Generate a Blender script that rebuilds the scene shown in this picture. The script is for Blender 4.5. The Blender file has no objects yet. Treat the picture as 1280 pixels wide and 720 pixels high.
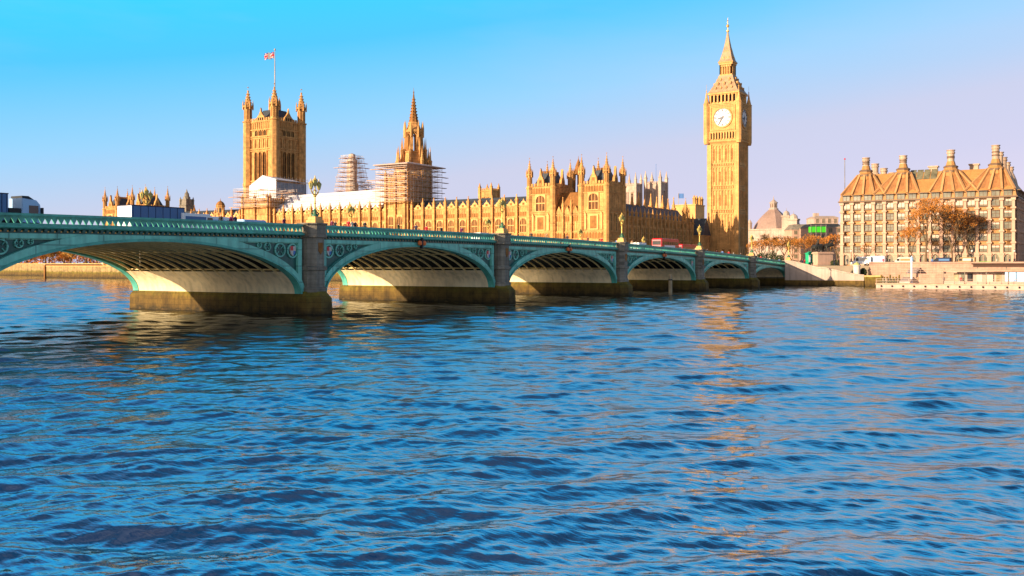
import bpy, math, random
import numpy as np
from mathutils import Vector, Matrix
R = math.radians
random.seed(7)
scene = bpy.context.scene
COL = scene.collection

# ---------------------------------------------------------------- camera, sky, sun, exposure
EYE, F, HY = 5.3, 1200.0, 332.3            # eye height over the water, focal length and horizon row (1280 px wide picture)
VD, RV = (0.8486, 0.5290), (0.5290, -0.8486)   # viewing direction and its right; +X runs west along the bridge, +Y upstream
cam_d = bpy.data.cameras.new('camera'); cam = bpy.data.objects.new('camera', cam_d); COL.objects.link(cam)
cam.location = (0, 0, EYE)
cam.rotation_euler = (R(90), 0, math.atan2(VD[1], VD[0]) - R(90))
cam_d.sensor_width = 36; cam_d.lens = F / 1280 * 36; cam_d.shift_y = -(360 - HY) / 1280
cam_d.clip_start = 0.5; cam_d.clip_end = 12000
scene.camera = cam

SUN_EL = 13.0
TO_SUN = Vector((-0.90, 0.435, 0)).normalized() * math.cos(R(SUN_EL)) + Vector((0, 0, math.sin(R(SUN_EL))))
world = bpy.data.worlds.new('World'); scene.world = world; world.use_nodes = True
nt = world.node_tree; nt.nodes.clear()
N = nt.nodes.new; L = nt.links.new
wo = N('ShaderNodeOutputWorld'); bg = N('ShaderNodeBackground'); bg.inputs['Strength'].default_value = 0.12
sky = N('ShaderNodeTexSky'); sky.sky_type = 'NISHITA'; sky.sun_disc = False
sky.sun_elevation = R(SUN_EL); sky.sun_rotation = math.atan2(TO_SUN.x, TO_SUN.y)
sky.air_density = 1.0; sky.dust_density = 0.4; sky.ozone_density = 2.5
tcw = N('ShaderNodeTexCoord'); sx = N('ShaderNodeSeparateXYZ'); L(tcw.outputs['Generated'], sx.inputs[0])
ramp = N('ShaderNodeValToRGB'); cr = ramp.color_ramp
stops = [(0.0, (3.3, 2.85, 3.7)), (0.05, (2.85, 2.72, 3.65)), (0.10, (2.7, 2.74, 3.62)), (0.17, (1.42, 2.92, 4.4)), (0.25, (0.33, 2.65, 4.55)),
         (0.32, (0.10, 3.1, 6.3)), (0.37, (0.03, 1.7, 4.3)), (0.45, (0.006, 0.6, 1.6)), (0.58, (0.005, 0.24, 0.7)), (1.0, (0.012, 0.2, 0.7))]
SKY_K = 7.0
cr.elements[0].position = 0; cr.elements[1].position = 1
for p, c in stops[1:-1]: cr.elements.new(p)
for e, (p, c) in zip(cr.elements, stops): e.color = (c[0] / SKY_K, c[1] / SKY_K, c[2] / SKY_K, 1)
# the sky pales towards the west (right): shift the elevation a little with the bearing
wb = N('ShaderNodeVectorMath'); wb.operation = 'DOT_PRODUCT'; wb.inputs[1].default_value = (RV[0] * -0.145, RV[1] * -0.145, 1.0); L(tcw.outputs['Generated'], wb.inputs[0])
L(wb.outputs['Value'], ramp.inputs[0])
mul = N('ShaderNodeVectorMath'); mul.operation = 'SCALE'; mul.inputs['Scale'].default_value = SKY_K; L(ramp.outputs[0], mul.inputs[0])
# a very faint drift of thin high cloud
nz = N('ShaderNodeTexNoise'); nz.inputs['Scale'].default_value = 2.2; nz.inputs['Detail'].default_value = 5
mp = N('ShaderNodeMapping'); mp.inputs['Scale'].default_value = (1, 1, 5); L(tcw.outputs['Generated'], mp.inputs[0]); L(mp.outputs[0], nz.inputs[0])
cl = N('ShaderNodeMapRange'); cl.inputs[1].default_value = 0.45; cl.inputs[2].default_value = 0.8; cl.inputs[3].default_value = 0.0; cl.inputs[4].default_value = 0.26
L(nz.outputs[0], cl.inputs[0])
cmix = N('ShaderNodeMixRGB'); L(cl.outputs[0], cmix.inputs[0]); L(mul.outputs[0], cmix.inputs[1]); cmix.inputs[2].default_value = (2.9, 2.8, 3.7, 1)
mx = N('ShaderNodeMixRGB'); mx.inputs[0].default_value = 0.93; L(sky.outputs[0], mx.inputs[1]); L(cmix.outputs[0], mx.inputs[2])
# warm brightening of the morning sky towards the sun, behind the camera
sd = N('ShaderNodeVectorMath'); sd.operation = 'DOT_PRODUCT'; sd.inputs[1].default_value = TO_SUN; L(tcw.outputs['Generated'], sd.inputs[0])
sm = N('ShaderNodeMath'); sm.operation = 'MAXIMUM'; sm.inputs[1].default_value = 0.0; L(sd.outputs['Value'], sm.inputs[0])
sq_ = N('ShaderNodeMath'); sq_.operation = 'POWER'; sq_.inputs[1].default_value = 2.6; L(sm.outputs[0], sq_.inputs[0])
glow = N('ShaderNodeMixRGB'); glow.blend_type = 'ADD'; L(sq_.outputs[0], glow.inputs[0]); L(mx.outputs[0], glow.inputs[1]); glow.inputs[2].default_value = (6.6, 4.6, 2.9, 1)
L(glow.outputs[0], bg.inputs['Color']); L(bg.outputs[0], wo.inputs[0])

sun_d = bpy.data.lights.new('sun', 'SUN'); sun_d.energy = 5.0; sun_d.angle = R(0.55); sun_d.color = (1.0, 0.80, 0.58)
sun = bpy.data.objects.new('sun', sun_d); COL.objects.link(sun)
sun.rotation_euler = (-TO_SUN).to_track_quat('-Z', 'Y').to_euler(); sun.location = (-300, 200, 150)
scene.view_settings.view_transform = 'Standard'; scene.view_settings.look = 'None'
scene.view_settings.exposure = 0.95; scene.view_settings.gamma = 1
scene.render.engine = 'CYCLES'
scene.cycles.use_denoising = True
scene.cycles.max_bounces = 6; scene.cycles.diffuse_bounces = 3; scene.cycles.glossy_bounces = 3
scene.cycles.caustics_reflective = True; scene.cycles.sample_clamp_indirect = 0

# ---------------------------------------------------------------- helpers
def P(px, Z):
    u = (px - 640) / F
    return Z * (VD[0] + RV[0] * u), Z * (VD[1] + RV[1] * u)
def depth(x, y): return x * VD[0] + y * VD[1]
def on_x(px, X):
    u = (px - 640) / F
    return X * (VD[1] + RV[1] * u) / (VD[0] + RV[0] * u)
def on_y(px, Y):
    u = (px - 640) / F
    return Y * (VD[0] + RV[0] * u) / (VD[1] + RV[1] * u)
def zz(py, Z): return EYE + (HY - py) * Z / F

class MB:
    def __init__(s): s.v = []; s.f = []; s.m = []; s.k = 0; s.T = None
    def add(s, vs, fs):
        o = len(s.v)
        if s.T is not None: vs = [tuple(s.T @ Vector(p)) for p in vs]
        s.v += [tuple(p) for p in vs]
        for f in fs: s.f.append([i + o for i in f]); s.m.append(s.k)
        return s
    def box(s, x0, x1, y0, y1, z0, z1):
        x0, x1 = min(x0, x1), max(x0, x1); y0, y1 = min(y0, y1), max(y0, y1)
        return s.add([(x0, y0, z0), (x1, y0, z0), (x1, y1, z0), (x0, y1, z0), (x0, y0, z1), (x1, y0, z1), (x1, y1, z1), (x0, y1, z1)],
                     [(0, 3, 2, 1), (4, 5, 6, 7), (0, 1, 5, 4), (1, 2, 6, 5), (2, 3, 7, 6), (3, 0, 4, 7)])
    def cbox(s, cx, cy, w, d, z0, z1): return s.box(cx - w / 2, cx + w / 2, cy - d / 2, cy + d / 2, z0, z1)
    def loft(s, rings, caps=True, closed=True):
        n = len(rings[0]); vs = [p for r in rings for p in r]; fs = []
        for i in range(len(rings) - 1):
            for j in range(n if closed else n - 1):
                k = (j + 1) % n
                fs.append((i * n + j, i * n + k, (i + 1) * n + k, (i + 1) * n + j))
        if caps and closed:
            fs.append(tuple(range(n - 1, -1, -1))); fs.append(tuple((len(rings) - 1) * n + j for j in range(n)))
        return s.add(vs, fs)
    def ring(s, cx, cy, r, z, n, rot=0): return [(cx + r * math.cos(rot + 2 * math.pi * j / n), cy + r * math.sin(rot + 2 * math.pi * j / n), z) for j in range(n)]
    def lathe(s, cx, cy, prof, n=8, rot=None):
        rot = math.pi / n if rot is None else rot
        return s.loft([s.ring(cx, cy, max(r, 0.004), z, n, rot) for r, z in prof])
    def sq(s, cx, cy, prof):   # square stack: half-widths and heights
        return s.loft([[(cx - w, cy - w, z), (cx + w, cy - w, z), (cx + w, cy + w, z), (cx - w, cy + w, z)] for w, z in prof])
    def prism(s, poly, z0, z1):
        return s.loft([[(x, y, z0) for x, y in poly], [(x, y, z1) for x, y in poly]])
    def xz(s, poly, y0, y1):   # outline in the x-z plane pushed from y0 to y1
        return s.loft([[(x, y0, z) for x, z in poly], [(x, y1, z) for x, z in poly]])
    def yz(s, poly, x0, x1):
        return s.loft([[(x0, y, z) for y, z in poly], [(x1, y, z) for y, z in poly]])
    def tube(s, path, rads, n=6):
        path = [Vector(p) for p in path]
        if not hasattr(rads, '__len__'): rads = [rads] * len(path)
        rings = []
        for i, p in enumerate(path):
            t = (path[min(i + 1, len(path) - 1)] - path[max(i - 1, 0)]).normalized()
            a = t.cross(Vector((0, 0, 1)) if abs(t.z) < 0.9 else Vector((1, 0, 0))).normalized(); b = t.cross(a)
            rings.append([tuple(p + (a * math.cos(2 * math.pi * j / n) + b * math.sin(2 * math.pi * j / n)) * rads[i]) for j in range(n)])
        return s.loft(rings)
    def ball(s, c, rx, ry=None, rz=None, n=8, m=5):
        ry = ry or rx; rz = rz or rx
        return s.loft([[(c[0] + rx * math.sin(a) * math.cos(2 * math.pi * j / n), c[1] + ry * math.sin(a) * math.sin(2 * math.pi * j / n), c[2] - rz * math.cos(a)) for j in range(n)]
                       for a in [max(0.02, min(math.pi - 0.02, math.pi * i / m)) for i in range(m + 1)]])
    def mesh(s, name, mats, smooth=False):
        me = bpy.data.meshes.new(name); me.from_pydata(s.v, [], s.f)
        mats = mats if isinstance(mats, (list, tuple)) else [mats]
        for m in mats: me.materials.append(m)
        me.polygons.foreach_set('material_index', s.m)
        if smooth: me.polygons.foreach_set('use_smooth', [True] * len(s.f))
        me.update(); return me
    def obj(s, name, mats, parent=None, smooth=False, loc=None, label=None):
        return put(name, s.mesh(name, mats, smooth), parent, loc, label=label)

def put(name, me, parent=None, loc=None, rz=0, label=None, scale=None):
    o = bpy.data.objects.new(name, me); COL.objects.link(o)
    if parent: o.parent = parent
    if loc: o.location = loc
    if rz: o.rotation_euler = (0, 0, rz)
    if scale: o.scale = scale
    if label: o['label'] = label
    return o
def tag(o, label, cat, group=None):
    o['label'] = label; o['category'] = cat
    if group: o['group'] = group
    return o
def thing(name, label, cat, loc=(0, 0, 0), rz=0, group=None):
    o = bpy.data.objects.new(name, None); COL.objects.link(o); o.empty_display_size = 0.5
    o.location = loc; o.rotation_euler = (0, 0, rz)
    return tag(o, label, cat, group)
def structure(o): o['kind'] = 'structure'; return o
def dup(root, loc, rz, label, group=None, scale=None):
    r = root.copy(); COL.objects.link(r); r.location = loc; r.rotation_euler = (0, 0, rz); r['label'] = label
    if group: r['group'] = group
    if scale: r.scale = scale
    for ch in list(root.children):
        c = ch.copy(); COL.objects.link(c); c.parent = r
        for g in list(ch.children):
            d = g.copy(); COL.objects.link(d); d.parent = c
    return r

# ---------------------------------------------------------------- materials
def mat(name, col, rough=0.8, var=0.25, scale=0.5, streak=0.0, course=0.0, bump=0.0, bscale=4.0, metal=0.0, col2=None, spec=0.3):
    m = bpy.data.materials.new(name); m.use_nodes = True
    t = m.node_tree; b = t.nodes['Principled BSDF']; n = t.nodes.new; l = t.links.new
    b.inputs['Roughness'].default_value = rough; b.inputs['Metallic'].default_value = metal
    b.inputs['Specular IOR Level'].default_value = spec
    g = n('ShaderNodeNewGeometry'); pos = g.outputs['Position']
    no = n('ShaderNodeTexNoise'); no.inputs['Scale'].default_value = scale; no.inputs['Detail'].default_value = 6; no.inputs['Roughness'].default_value = 0.65
    l(pos, no.inputs['Vector'])
    mr = n('ShaderNodeMapRange'); mr.inputs[1].default_value = 0.3; mr.inputs[2].default_value = 0.7; l(no.outputs[0], mr.inputs[0])
    mixn = n('ShaderNodeMixRGB'); l(mr.outputs[0], mixn.inputs[0])
    c2 = col2 or tuple(c * (1 - var) for c in col); c1 = tuple(min(1, c * (1 + var * 0.5)) for c in col) if not col2 else col
    mixn.inputs[1].default_value = (*c2, 1); mixn.inputs[2].default_value = (*c1, 1)
    out = mixn.outputs[0]
    if streak:
        mp = n('ShaderNodeMapping'); mp.inputs['Scale'].default_value = (1.6, 1.6, 0.09); l(pos, mp.inputs[0])
        ns = n('ShaderNodeTexNoise'); ns.inputs['Scale'].default_value = 1.0; ns.inputs['Detail'].default_value = 5; l(mp.outputs[0], ns.inputs['Vector'])
        ms = n('ShaderNodeMapRange'); ms.inputs[1].default_value = 0.45; ms.inputs[2].default_value = 0.75; ms.inputs[3].default_value = 1.0; ms.inputs[4].default_value = 1 - streak
        l(ns.outputs[0], ms.inputs[0])
        mm = n('ShaderNodeVectorMath'); mm.operation = 'SCALE'; l(out, mm.inputs[0]); l(ms.outputs[0], mm.inputs['Scale']); out = mm.outputs[0]
    if course:
        sp = n('ShaderNodeSeparateXYZ'); l(pos, sp.inputs[0])
        ad = n('ShaderNodeMath'); ad.operation = 'ADD'; l(sp.outputs[0], ad.inputs[0]); l(sp.outputs[1], ad.inputs[1])
        cb = n('ShaderNodeCombineXYZ'); l(ad.outputs[0], cb.inputs[0]); l(sp.outputs[2], cb.inputs[1])
        br = n('ShaderNodeTexBrick'); br.inputs['Scale'].default_value = 1.0; br.inputs['Mortar Size'].default_value = 0.02 * course
        br.inputs['Brick Width'].default_value = 1.3 * course; br.inputs['Row Height'].default_value = 0.55 * course
        br.inputs['Color1'].default_value = (1, 1, 1, 1); br.inputs['Color2'].default_value = (0.84, 0.84, 0.84, 1); br.inputs['Mortar'].default_value = (0.55, 0.55, 0.55, 1)
        l(cb.outputs[0], br.inputs['Vector'])
        mb = n('ShaderNodeMixRGB'); mb.blend_type = 'MULTIPLY'; mb.inputs[0].default_value = 1; l(out, mb.inputs[1]); l(br.outputs[0], mb.inputs[2]); out = mb.outputs[0]
    l(out, b.inputs['Base Color'])
    if bump:
        nb = n('ShaderNodeTexNoise'); nb.inputs['Scale'].default_value = bscale; nb.inputs['Detail'].default_value = 4; l(pos, nb.inputs['Vector'])
        bp = n('ShaderNodeBump'); bp.inputs['Strength'].default_value = bump; bp.inputs['Distance'].default_value = 0.15; l(nb.outputs[0], bp.inputs['Height']); l(bp.outputs[0], b.inputs['Normal'])
    return m
M = {}
M['gold'] = mat('golden_limestone', (0.69, 0.335, 0.10), 0.85, 0.45, 0.45, streak=0.35, course=1.0, bump=0.5, bscale=1.5)
M['gold_lt'] = mat('clean_limestone', (0.72, 0.385, 0.13), 0.85, 0.22, 0.4, streak=0.22, bump=0.3, bscale=2)
M['gold_dk'] = mat('soot_and_shade_limestone', (0.30, 0.125, 0.03), 0.9, 0.45, 0.5, streak=0.3, bump=0.4, bscale=2)  # dark stone; also painted in as recess shade behind facade tracery
M['tower'] = mat('tower_limestone', (0.74, 0.385, 0.125), 0.85, 0.32, 0.3, streak=0.3, course=1.0, bump=0.4, bscale=1.5)
M['gilt'] = mat('gilding', (0.66, 0.33, 0.07), 0.4, 0.2, 1.0, metal=0.4)
M['iron_roof'] = mat('cast_iron_roof', (0.42, 0.25, 0.13), 0.6, 0.3, 0.6, streak=0.3)
M['slate'] = mat('slate', (0.06, 0.07, 0.08), 0.6, 0.35, 0.8, streak=0.3, course=0.6)
M['portland'] = mat('portland_stone', (0.58, 0.41, 0.30), 0.85, 0.25, 0.15, streak=0.3, course=1.2)
M['portland_dk'] = mat('weathered_portland', (0.46, 0.35, 0.27), 0.85, 0.25, 0.15, streak=0.3)
M['lead'] = mat('lead_roof', (0.34, 0.22, 0.165), 0.55, 0.2, 0.15, streak=0.25)
M['glass'] = mat('dark_glass', (0.03, 0.03, 0.025), 0.12, 0.5, 0.7, spec=0.6)
M['void'] = mat('dark_opening', (0.014, 0.011, 0.008), 0.9, 0.3, 0.7, spec=0.1)
M['leadlight'] = mat('leaded_glass', (0.13, 0.05, 0.014), 0.65, 0.6, 0.9, spec=0.12)
M['teal'] = mat('teal_paint', (0.085, 0.40, 0.29), 0.55, 0.3, 0.7, streak=0.35, spec=0.5)
M['teal_lt'] = mat('pale_teal_paint', (0.21, 0.60, 0.44), 0.55, 0.25, 0.6, streak=0.35, course=3.2, spec=0.5)
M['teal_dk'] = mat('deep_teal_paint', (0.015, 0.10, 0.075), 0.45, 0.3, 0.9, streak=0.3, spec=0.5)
M['rib'] = mat('cream_painted_iron', (0.92, 0.66, 0.27), 0.6, 0.25, 0.6, streak=0.2)
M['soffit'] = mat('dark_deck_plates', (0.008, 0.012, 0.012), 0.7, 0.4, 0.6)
M['spring'] = mat('pale_springing_concrete', (0.92, 0.70, 0.40), 0.8, 0.2, 0.4, streak=0.32)
M['granite'] = mat('grey_granite', (0.27, 0.225, 0.16), 0.8, 0.4, 0.6, streak=0.45, course=1.0, bump=0.4)
M['pink_granite'] = mat('pink_granite', (0.52, 0.30, 0.20), 0.8, 0.25, 0.4, streak=0.25, course=1.1, bump=0.3)
M['asphalt'] = mat('asphalt', (0.05, 0.05, 0.052), 0.9, 0.25, 0.4)
M['paving'] = mat('paving', (0.34, 0.28, 0.22), 0.85, 0.25, 0.5, course=0.8)
M['earth'] = mat('town_ground', (0.27, 0.21, 0.14), 0.95, 0.4, 0.05)
M['white'] = mat('white_sheeting', (0.82, 0.74, 0.70), 0.7, 0.16, 0.3, streak=0.2, course=4, bump=0.8, bscale=0.5)
M['grey_sheet'] = mat('grey_netting', (0.42, 0.39, 0.38), 0.9, 0.3, 0.5, streak=0.2, course=1.6)
M['whitepaint'] = mat('white_paint', (0.78, 0.78, 0.78), 0.35, 0.06, 0.4, spec=0.5)
M['pale'] = mat('pale_painted_steel', (0.50, 0.32, 0.23), 0.5, 0.16, 0.4, streak=0.2)
M['steel'] = mat('scaffold_steel', (0.50, 0.40, 0.32), 0.5, 0.3, 0.9, metal=0.3)
M['plank'] = mat('scaffold_board', (0.55, 0.33, 0.20), 0.85, 0.3, 0.7)
M['black'] = mat('black_metal', (0.015, 0.016, 0.018), 0.5, 0.3, 1.0)
M['rubber'] = mat('tyre_rubber', (0.02, 0.02, 0.02), 0.9, 0.2, 1.0)
M['bronze'] = mat('dark_bronze', (0.045, 0.042, 0.032), 0.55, 0.5, 2.0, metal=0.3)
M['ph_stone'] = mat('pale_sandstone', (0.54, 0.33, 0.215), 0.8, 0.15, 0.4, streak=0.2)
M['ph_brz'] = mat('brown_bronze_cladding', (0.43, 0.205, 0.062), 0.6, 0.2, 0.3, streak=0.2)
M['ph_brz_dk'] = mat('dark_bronze_rib', (0.16, 0.095, 0.05), 0.6, 0.25, 0.4)
M['ph_rib'] = mat('weathered_bronze_rib', (0.46, 0.235, 0.09), 0.6, 0.2, 0.4)
M['ph_skirt'] = mat('bronze_roof_panel', (0.34, 0.145, 0.048), 0.6, 0.25, 0.4, streak=0.3)
M['ph_chim'] = mat('chimney_bronze', (0.46, 0.31, 0.20), 0.6, 0.25, 0.4, streak=0.3)
M['blind'] = mat('cream_blind', (0.60, 0.45, 0.34), 0.8, 0.1, 0.5)
M['ph_glass'] = mat('green_grey_glass', (0.17, 0.15, 0.085), 0.25, 0.6, 0.5, spec=0.6)
M['red'] = mat('bus_red', (0.62, 0.015, 0.02), 0.35, 0.1, 0.5, spec=0.5)
M['blue'] = mat('haulier_blue', (0.03, 0.13, 0.30), 0.4, 0.12, 0.6, spec=0.5)
M['ltblue'] = mat('pale_blue_paint', (0.30, 0.50, 0.72), 0.4, 0.1, 0.6, spec=0.5)
M['green'] = mat('green_sheeting', (0.05, 0.52, 0.02), 0.7, 0.15, 0.5)
M['kgreen'] = mat('kiosk_green', (0.02, 0.36, 0.16), 0.5, 0.2, 0.5)
M['orange'] = mat('orange_lens', (0.75, 0.16, 0.03), 0.3, 0.2, 1.0)
M['lens'] = mat('lantern_glass', (0.46, 0.44, 0.15), 0.15, 0.3, 3.0, spec=0.7)
M['lampgreen'] = mat('lamp_green', (0.05, 0.16, 0.08), 0.5, 0.3, 2.0)
M['lampgold'] = mat('lamp_gilding', (0.68, 0.44, 0.10), 0.45, 0.25, 2.0, metal=0.3)
M['flagred'] = mat('flag_red', (0.62, 0.02, 0.03), 0.85, 0.1, 1)
M['flagblue'] = mat('flag_blue', (0.02, 0.04, 0.22), 0.8, 0.1, 1)
M['dial'] = mat('opal_dial', (0.62, 0.56, 0.47), 0.35, 0.06, 0.6)
M['dialink'] = mat('dial_ironwork', (0.10, 0.10, 0.12), 0.5, 0.2, 1)
M['wood'] = mat('weathered_timber', (0.42, 0.32, 0.18), 0.9, 0.4, 1.0, streak=0.4)
M['brown'] = mat('brown_roof', (0.07, 0.03, 0.014), 0.7, 0.25, 0.6)
M['bark'] = mat('bark', (0.16, 0.10, 0.05), 0.95, 0.4, 1.5, bump=0.5)
M['leaf_or'] = mat('orange_leaves', (0.66, 0.25, 0.03), 0.8, 0.5, 0.6, col2=(0.38, 0.12, 0.016))
M['leaf_gd'] = mat('golden_leaves', (0.66, 0.33, 0.05), 0.8, 0.5, 0.5, col2=(0.28, 0.11, 0.02))
M['leaf_gr'] = mat('dark_green_leaves', (0.05, 0.07, 0.025), 0.8, 0.5, 0.6, col2=(0.02, 0.03, 0.012))
M['skin'] = mat('skin', (0.52, 0.30, 0.20), 0.6, 0.1, 3)
M['hair'] = mat('dark_hair', (0.03, 0.02, 0.014), 0.7, 0.2, 3)
for k, c in dict(navy=(0.02, 0.025, 0.06), charcoal=(0.03, 0.03, 0.032), crimson=(0.48, 0.02, 0.03), tan=(0.36, 0.22, 0.10), sky=(0.10, 0.22, 0.48), cream=(0.62, 0.55, 0.45), plum=(0.13, 0.02, 0.06), olive=(0.09, 0.09, 0.03)).items():
    M['c_' + k] = mat(k + '_cloth', c, 0.9, 0.2, 3)

def tide_material():   # stone with a weed line: stains by height above the water
    m = mat('tide_stained_stone', (0.40, 0.26, 0.10), 0.85, 0.45, 0.8, streak=0.45, course=1.2, bump=0.5)
    t = m.node_tree; b = t.nodes['Principled BSDF']; n = t.nodes.new; l = t.links.new
    src = b.inputs['Base Color'].links[0].from_socket
    g = n('ShaderNodeNewGeometry'); sp = n('ShaderNodeSeparateXYZ'); l(g.outputs['Position'], sp.inputs[0])
    no = n('ShaderNodeTexNoise'); no.inputs['Scale'].default_value = 0.9; no.inputs['Detail'].default_value = 6; l(g.outputs['Position'], no.inputs['Vector'])
    a = n('ShaderNodeMath'); a.operation = 'MULTIPLY_ADD'; l(no.outputs[0], a.inputs[0]); a.inputs[1].default_value = 2.0; l(sp.outputs[2], a.inputs[2])
    r = n('ShaderNodeValToRGB'); e = r.color_ramp
    mr = n('ShaderNodeMapRange'); mr.inputs[1].default_value = 0.4; mr.inputs[2].default_value = 4.2; l(a.outputs[0], mr.inputs[0]); l(mr.outputs[0], r.inputs[0])
    e.elements[0].position = 0; e.elements[0].color = (0.55, 0.46, 0.34, 1)
    e.elements[1].position = 1.0; e.elements[1].color = (1, 1, 1, 1)
    for p, c in ((0.16, (0.10, 0.10, 0.06)), (0.32, (0.30, 0.26, 0.12)), (0.55, (0.40, 0.36, 0.15)), (0.78, (0.46, 0.52, 0.14))):
        x = e.elements.new(p); x.color = (*c, 1)
    mm = n('ShaderNodeMixRGB'); mm.blend_type = 'MULTIPLY'; mm.inputs[0].default_value = 1; l(src, mm.inputs[1]); l(r.outputs[0], mm.inputs[2]); l(mm.outputs[0], b.inputs['Base Color'])
    return m
M['tide'] = tide_material()

def water_material():
    m = bpy.data.materials.new('river_water'); m.use_nodes = True
    t = m.node_tree; b = t.nodes['Principled BSDF']; n = t.nodes.new; l = t.links.new
    b.inputs['Base Color'].default_value = (0.0001, 0.004, 0.014, 1); b.inputs['Roughness'].default_value = 0.03
    b.inputs['IOR'].default_value = 6.5; b.inputs['Specular Tint'].default_value = (0.90, 0.98, 1.0, 1)
    g = n('ShaderNodeNewGeometry'); mp = n('ShaderNodeMapping'); mp.inputs['Rotation'].default_value = (0, 0, -R(32)); mp.inputs['Scale'].default_value = (2.2, 0.8, 1)
    l(g.outputs['Position'], mp.inputs[0])
    no = n('ShaderNodeTexNoise'); no.inputs['Scale'].default_value = 3.0; no.inputs['Detail'].default_value = 4; no.inputs['Distortion'].default_value = 0.6; l(mp.outputs[0], no.inputs['Vector'])
    bp = n('ShaderNodeBump'); bp.inputs['Strength'].default_value = 0.16; bp.inputs['Distance'].default_value = 0.11
    l(no.outputs[0], bp.inputs['Height']); l(bp.outputs[0], b.inputs['Normal'])
    return m
M['water'] = water_material()

# ---------------------------------------------------------------- river
def build_water():
    rs = [6.0]
    while rs[-1] < 420: rs.append(rs[-1] * 1.0031 + 0.004)
    while rs[-1] < 9000: rs.append(rs[-1] * 1.12)
    rs = np.array(rs); base = math.atan2(VD[1], VD[0])
    th = np.concatenate([np.linspace(-R(42), R(42), 560), np.linspace(R(45), R(315), 70)]) + base
    A, B = np.meshgrid(rs, th, indexing='ij'); X = A * np.cos(B); Y = A * np.sin(B); Zh = np.zeros_like(X); DX = np.zeros_like(X); DY = np.zeros_like(X)
    rng = np.random.RandomState(11)
    gs = np.maximum(A * 0.0031, A * R(84) / 560)
    for i in range(120):
        lam = 0.26 * (6.5 / 0.26) ** rng.rand()
        d = base + rng.normal(0, 0.85 if lam < 2 else 0.5) + (0.2 if lam > 3 else 0)
        k = 2 * math.pi / lam; a = 0.0042 * lam * (1.0 if lam < 2.2 else 1.08) * rng.uniform(0.5, 1.3)
        ph = k * (X * math.cos(d) + Y * math.sin(d)) + rng.rand() * 6.283
        att = np.clip((lam / gs - 2.5) / 2.5, 0, 1)
        mod = 0.6 + 0.4 * np.sin(0.11 * (X * math.cos(d + 1) + Y * math.sin(d + 1)) + i)
        c = a * att * mod
        Zh += c * np.sin(ph); DX -= c * np.cos(ph) * math.cos(d) * -0.8; DY -= c * np.cos(ph) * math.sin(d) * -0.8
    X = X + DX; Y = Y + DY
    nr, ntc = X.shape
    co = np.stack([X, Y, Zh], -1).reshape(-1, 3)
    i, j = np.meshgrid(np.arange(nr - 1), np.arange(ntc), indexing='ij'); j2 = (j + 1) % ntc
    fa = np.stack([i * ntc + j, (i + 1) * ntc + j, (i + 1) * ntc + j2, i * ntc + j2], -1).reshape(-1, 4)
    me = bpy.data.meshes.new('water')
    me.vertices.add(len(co)); me.vertices.foreach_set('co', co.astype(np.float32).ravel())
    me.loops.add(fa.size); me.loops.foreach_set('vertex_index', fa.astype(np.int32).ravel())
    me.polygons.add(len(fa)); me.polygons.foreach_set('loop_start', np.arange(0, fa.size, 4, dtype=np.int32))
    me.update(calc_edges=True); me.polygons.foreach_set('use_smooth', np.ones(len(fa), dtype=bool)); me.materials.append(M['water'])
    structure(put('water', me))
build_water()

# ---------------------------------------------------------------- banks, quays and roads
GZ = 5.4
XW, YN, YS = 260.6, 74.7, 102.7            # west abutment, north and south faces of the bridge
def zp(x): return 9.88 - 1.25e-4 * ((XW - x) - 165) ** 2
def bank(name, poly, z, m): return structure(MB().prism(poly, -3, z).obj(name, m))
bank('town_ground', [(262, YS + 3), (262, 412), (309, 412), (309, 3000), (6000, 3000), (6000, -2500), (300, -2500), (264, -200), (264, YN - 3), (264, YS + 3)], GZ - 0.05, M['earth'])
bank('palace_terrace_ground', [(259.2, YS + 1), (259.2, 409), (266, 409), (266, YS + 1)], 4.6, M['paving'])
structure(MB().prism([(264, YN + 1), (420, YN - 6), (420, YS + 4), (264, YS - 1)], GZ - 0.03, GZ + 0.004).obj('road', M['asphalt']))
structure(MB().prism([(266, -150), (278, -150), (278, YN - 2), (266, YN - 2)], GZ - 0.03, GZ + 0.003).obj('embankment_road', M['asphalt']))

def quay(name, label, pts, z, t, m, band=True):
    r = thing(name, label, 'wall', (*pts[0], 0))
    w, c = MB(), MB()
    o = Vector((*pts[0], 0))
    for a, b in zip(pts[:-1], pts[1:]):
        a = Vector((*a, 0)) - o; b = Vector((*b, 0)) - o
        d = (b - a).normalized(); nrm = Vector((-d.y, d.x, 0))
        for mb, k0, k1, z0, z1 in ((w, 0, t, -3, z - 0.35), (c, -0.18, t + 0.1, z - 0.35, z)):
            q = [a + nrm * k0, b + nrm * k0, b + nrm * k1, a + nrm * k1]
            mb.prism([(p.x, p.y) for p in q], z0, z1)
    w.obj('wall', m, r); c.obj('coping', M['pink_granite'] if m != M['tide'] else M['gold_lt'], r)
    return r
quay('river_wall', 'long golden stone river wall of the palace terrace beyond the bridge', [(258, 410), (258, YS + 2)], 5.4, 1.0, M['tide'])
quay('river_wall', 'distant pale river wall below the golden trees, seen under the leftmost arch', [(307, 900), (307, 411)], 6.6, 1.0, M['tide'])
quay('garden_wall', 'short return wall at the far end of the palace terrace, seen under the leftmost arch', [(307, 411), (257.4, 411)], 6.0, 0.8, M['gold_dk'])

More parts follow.
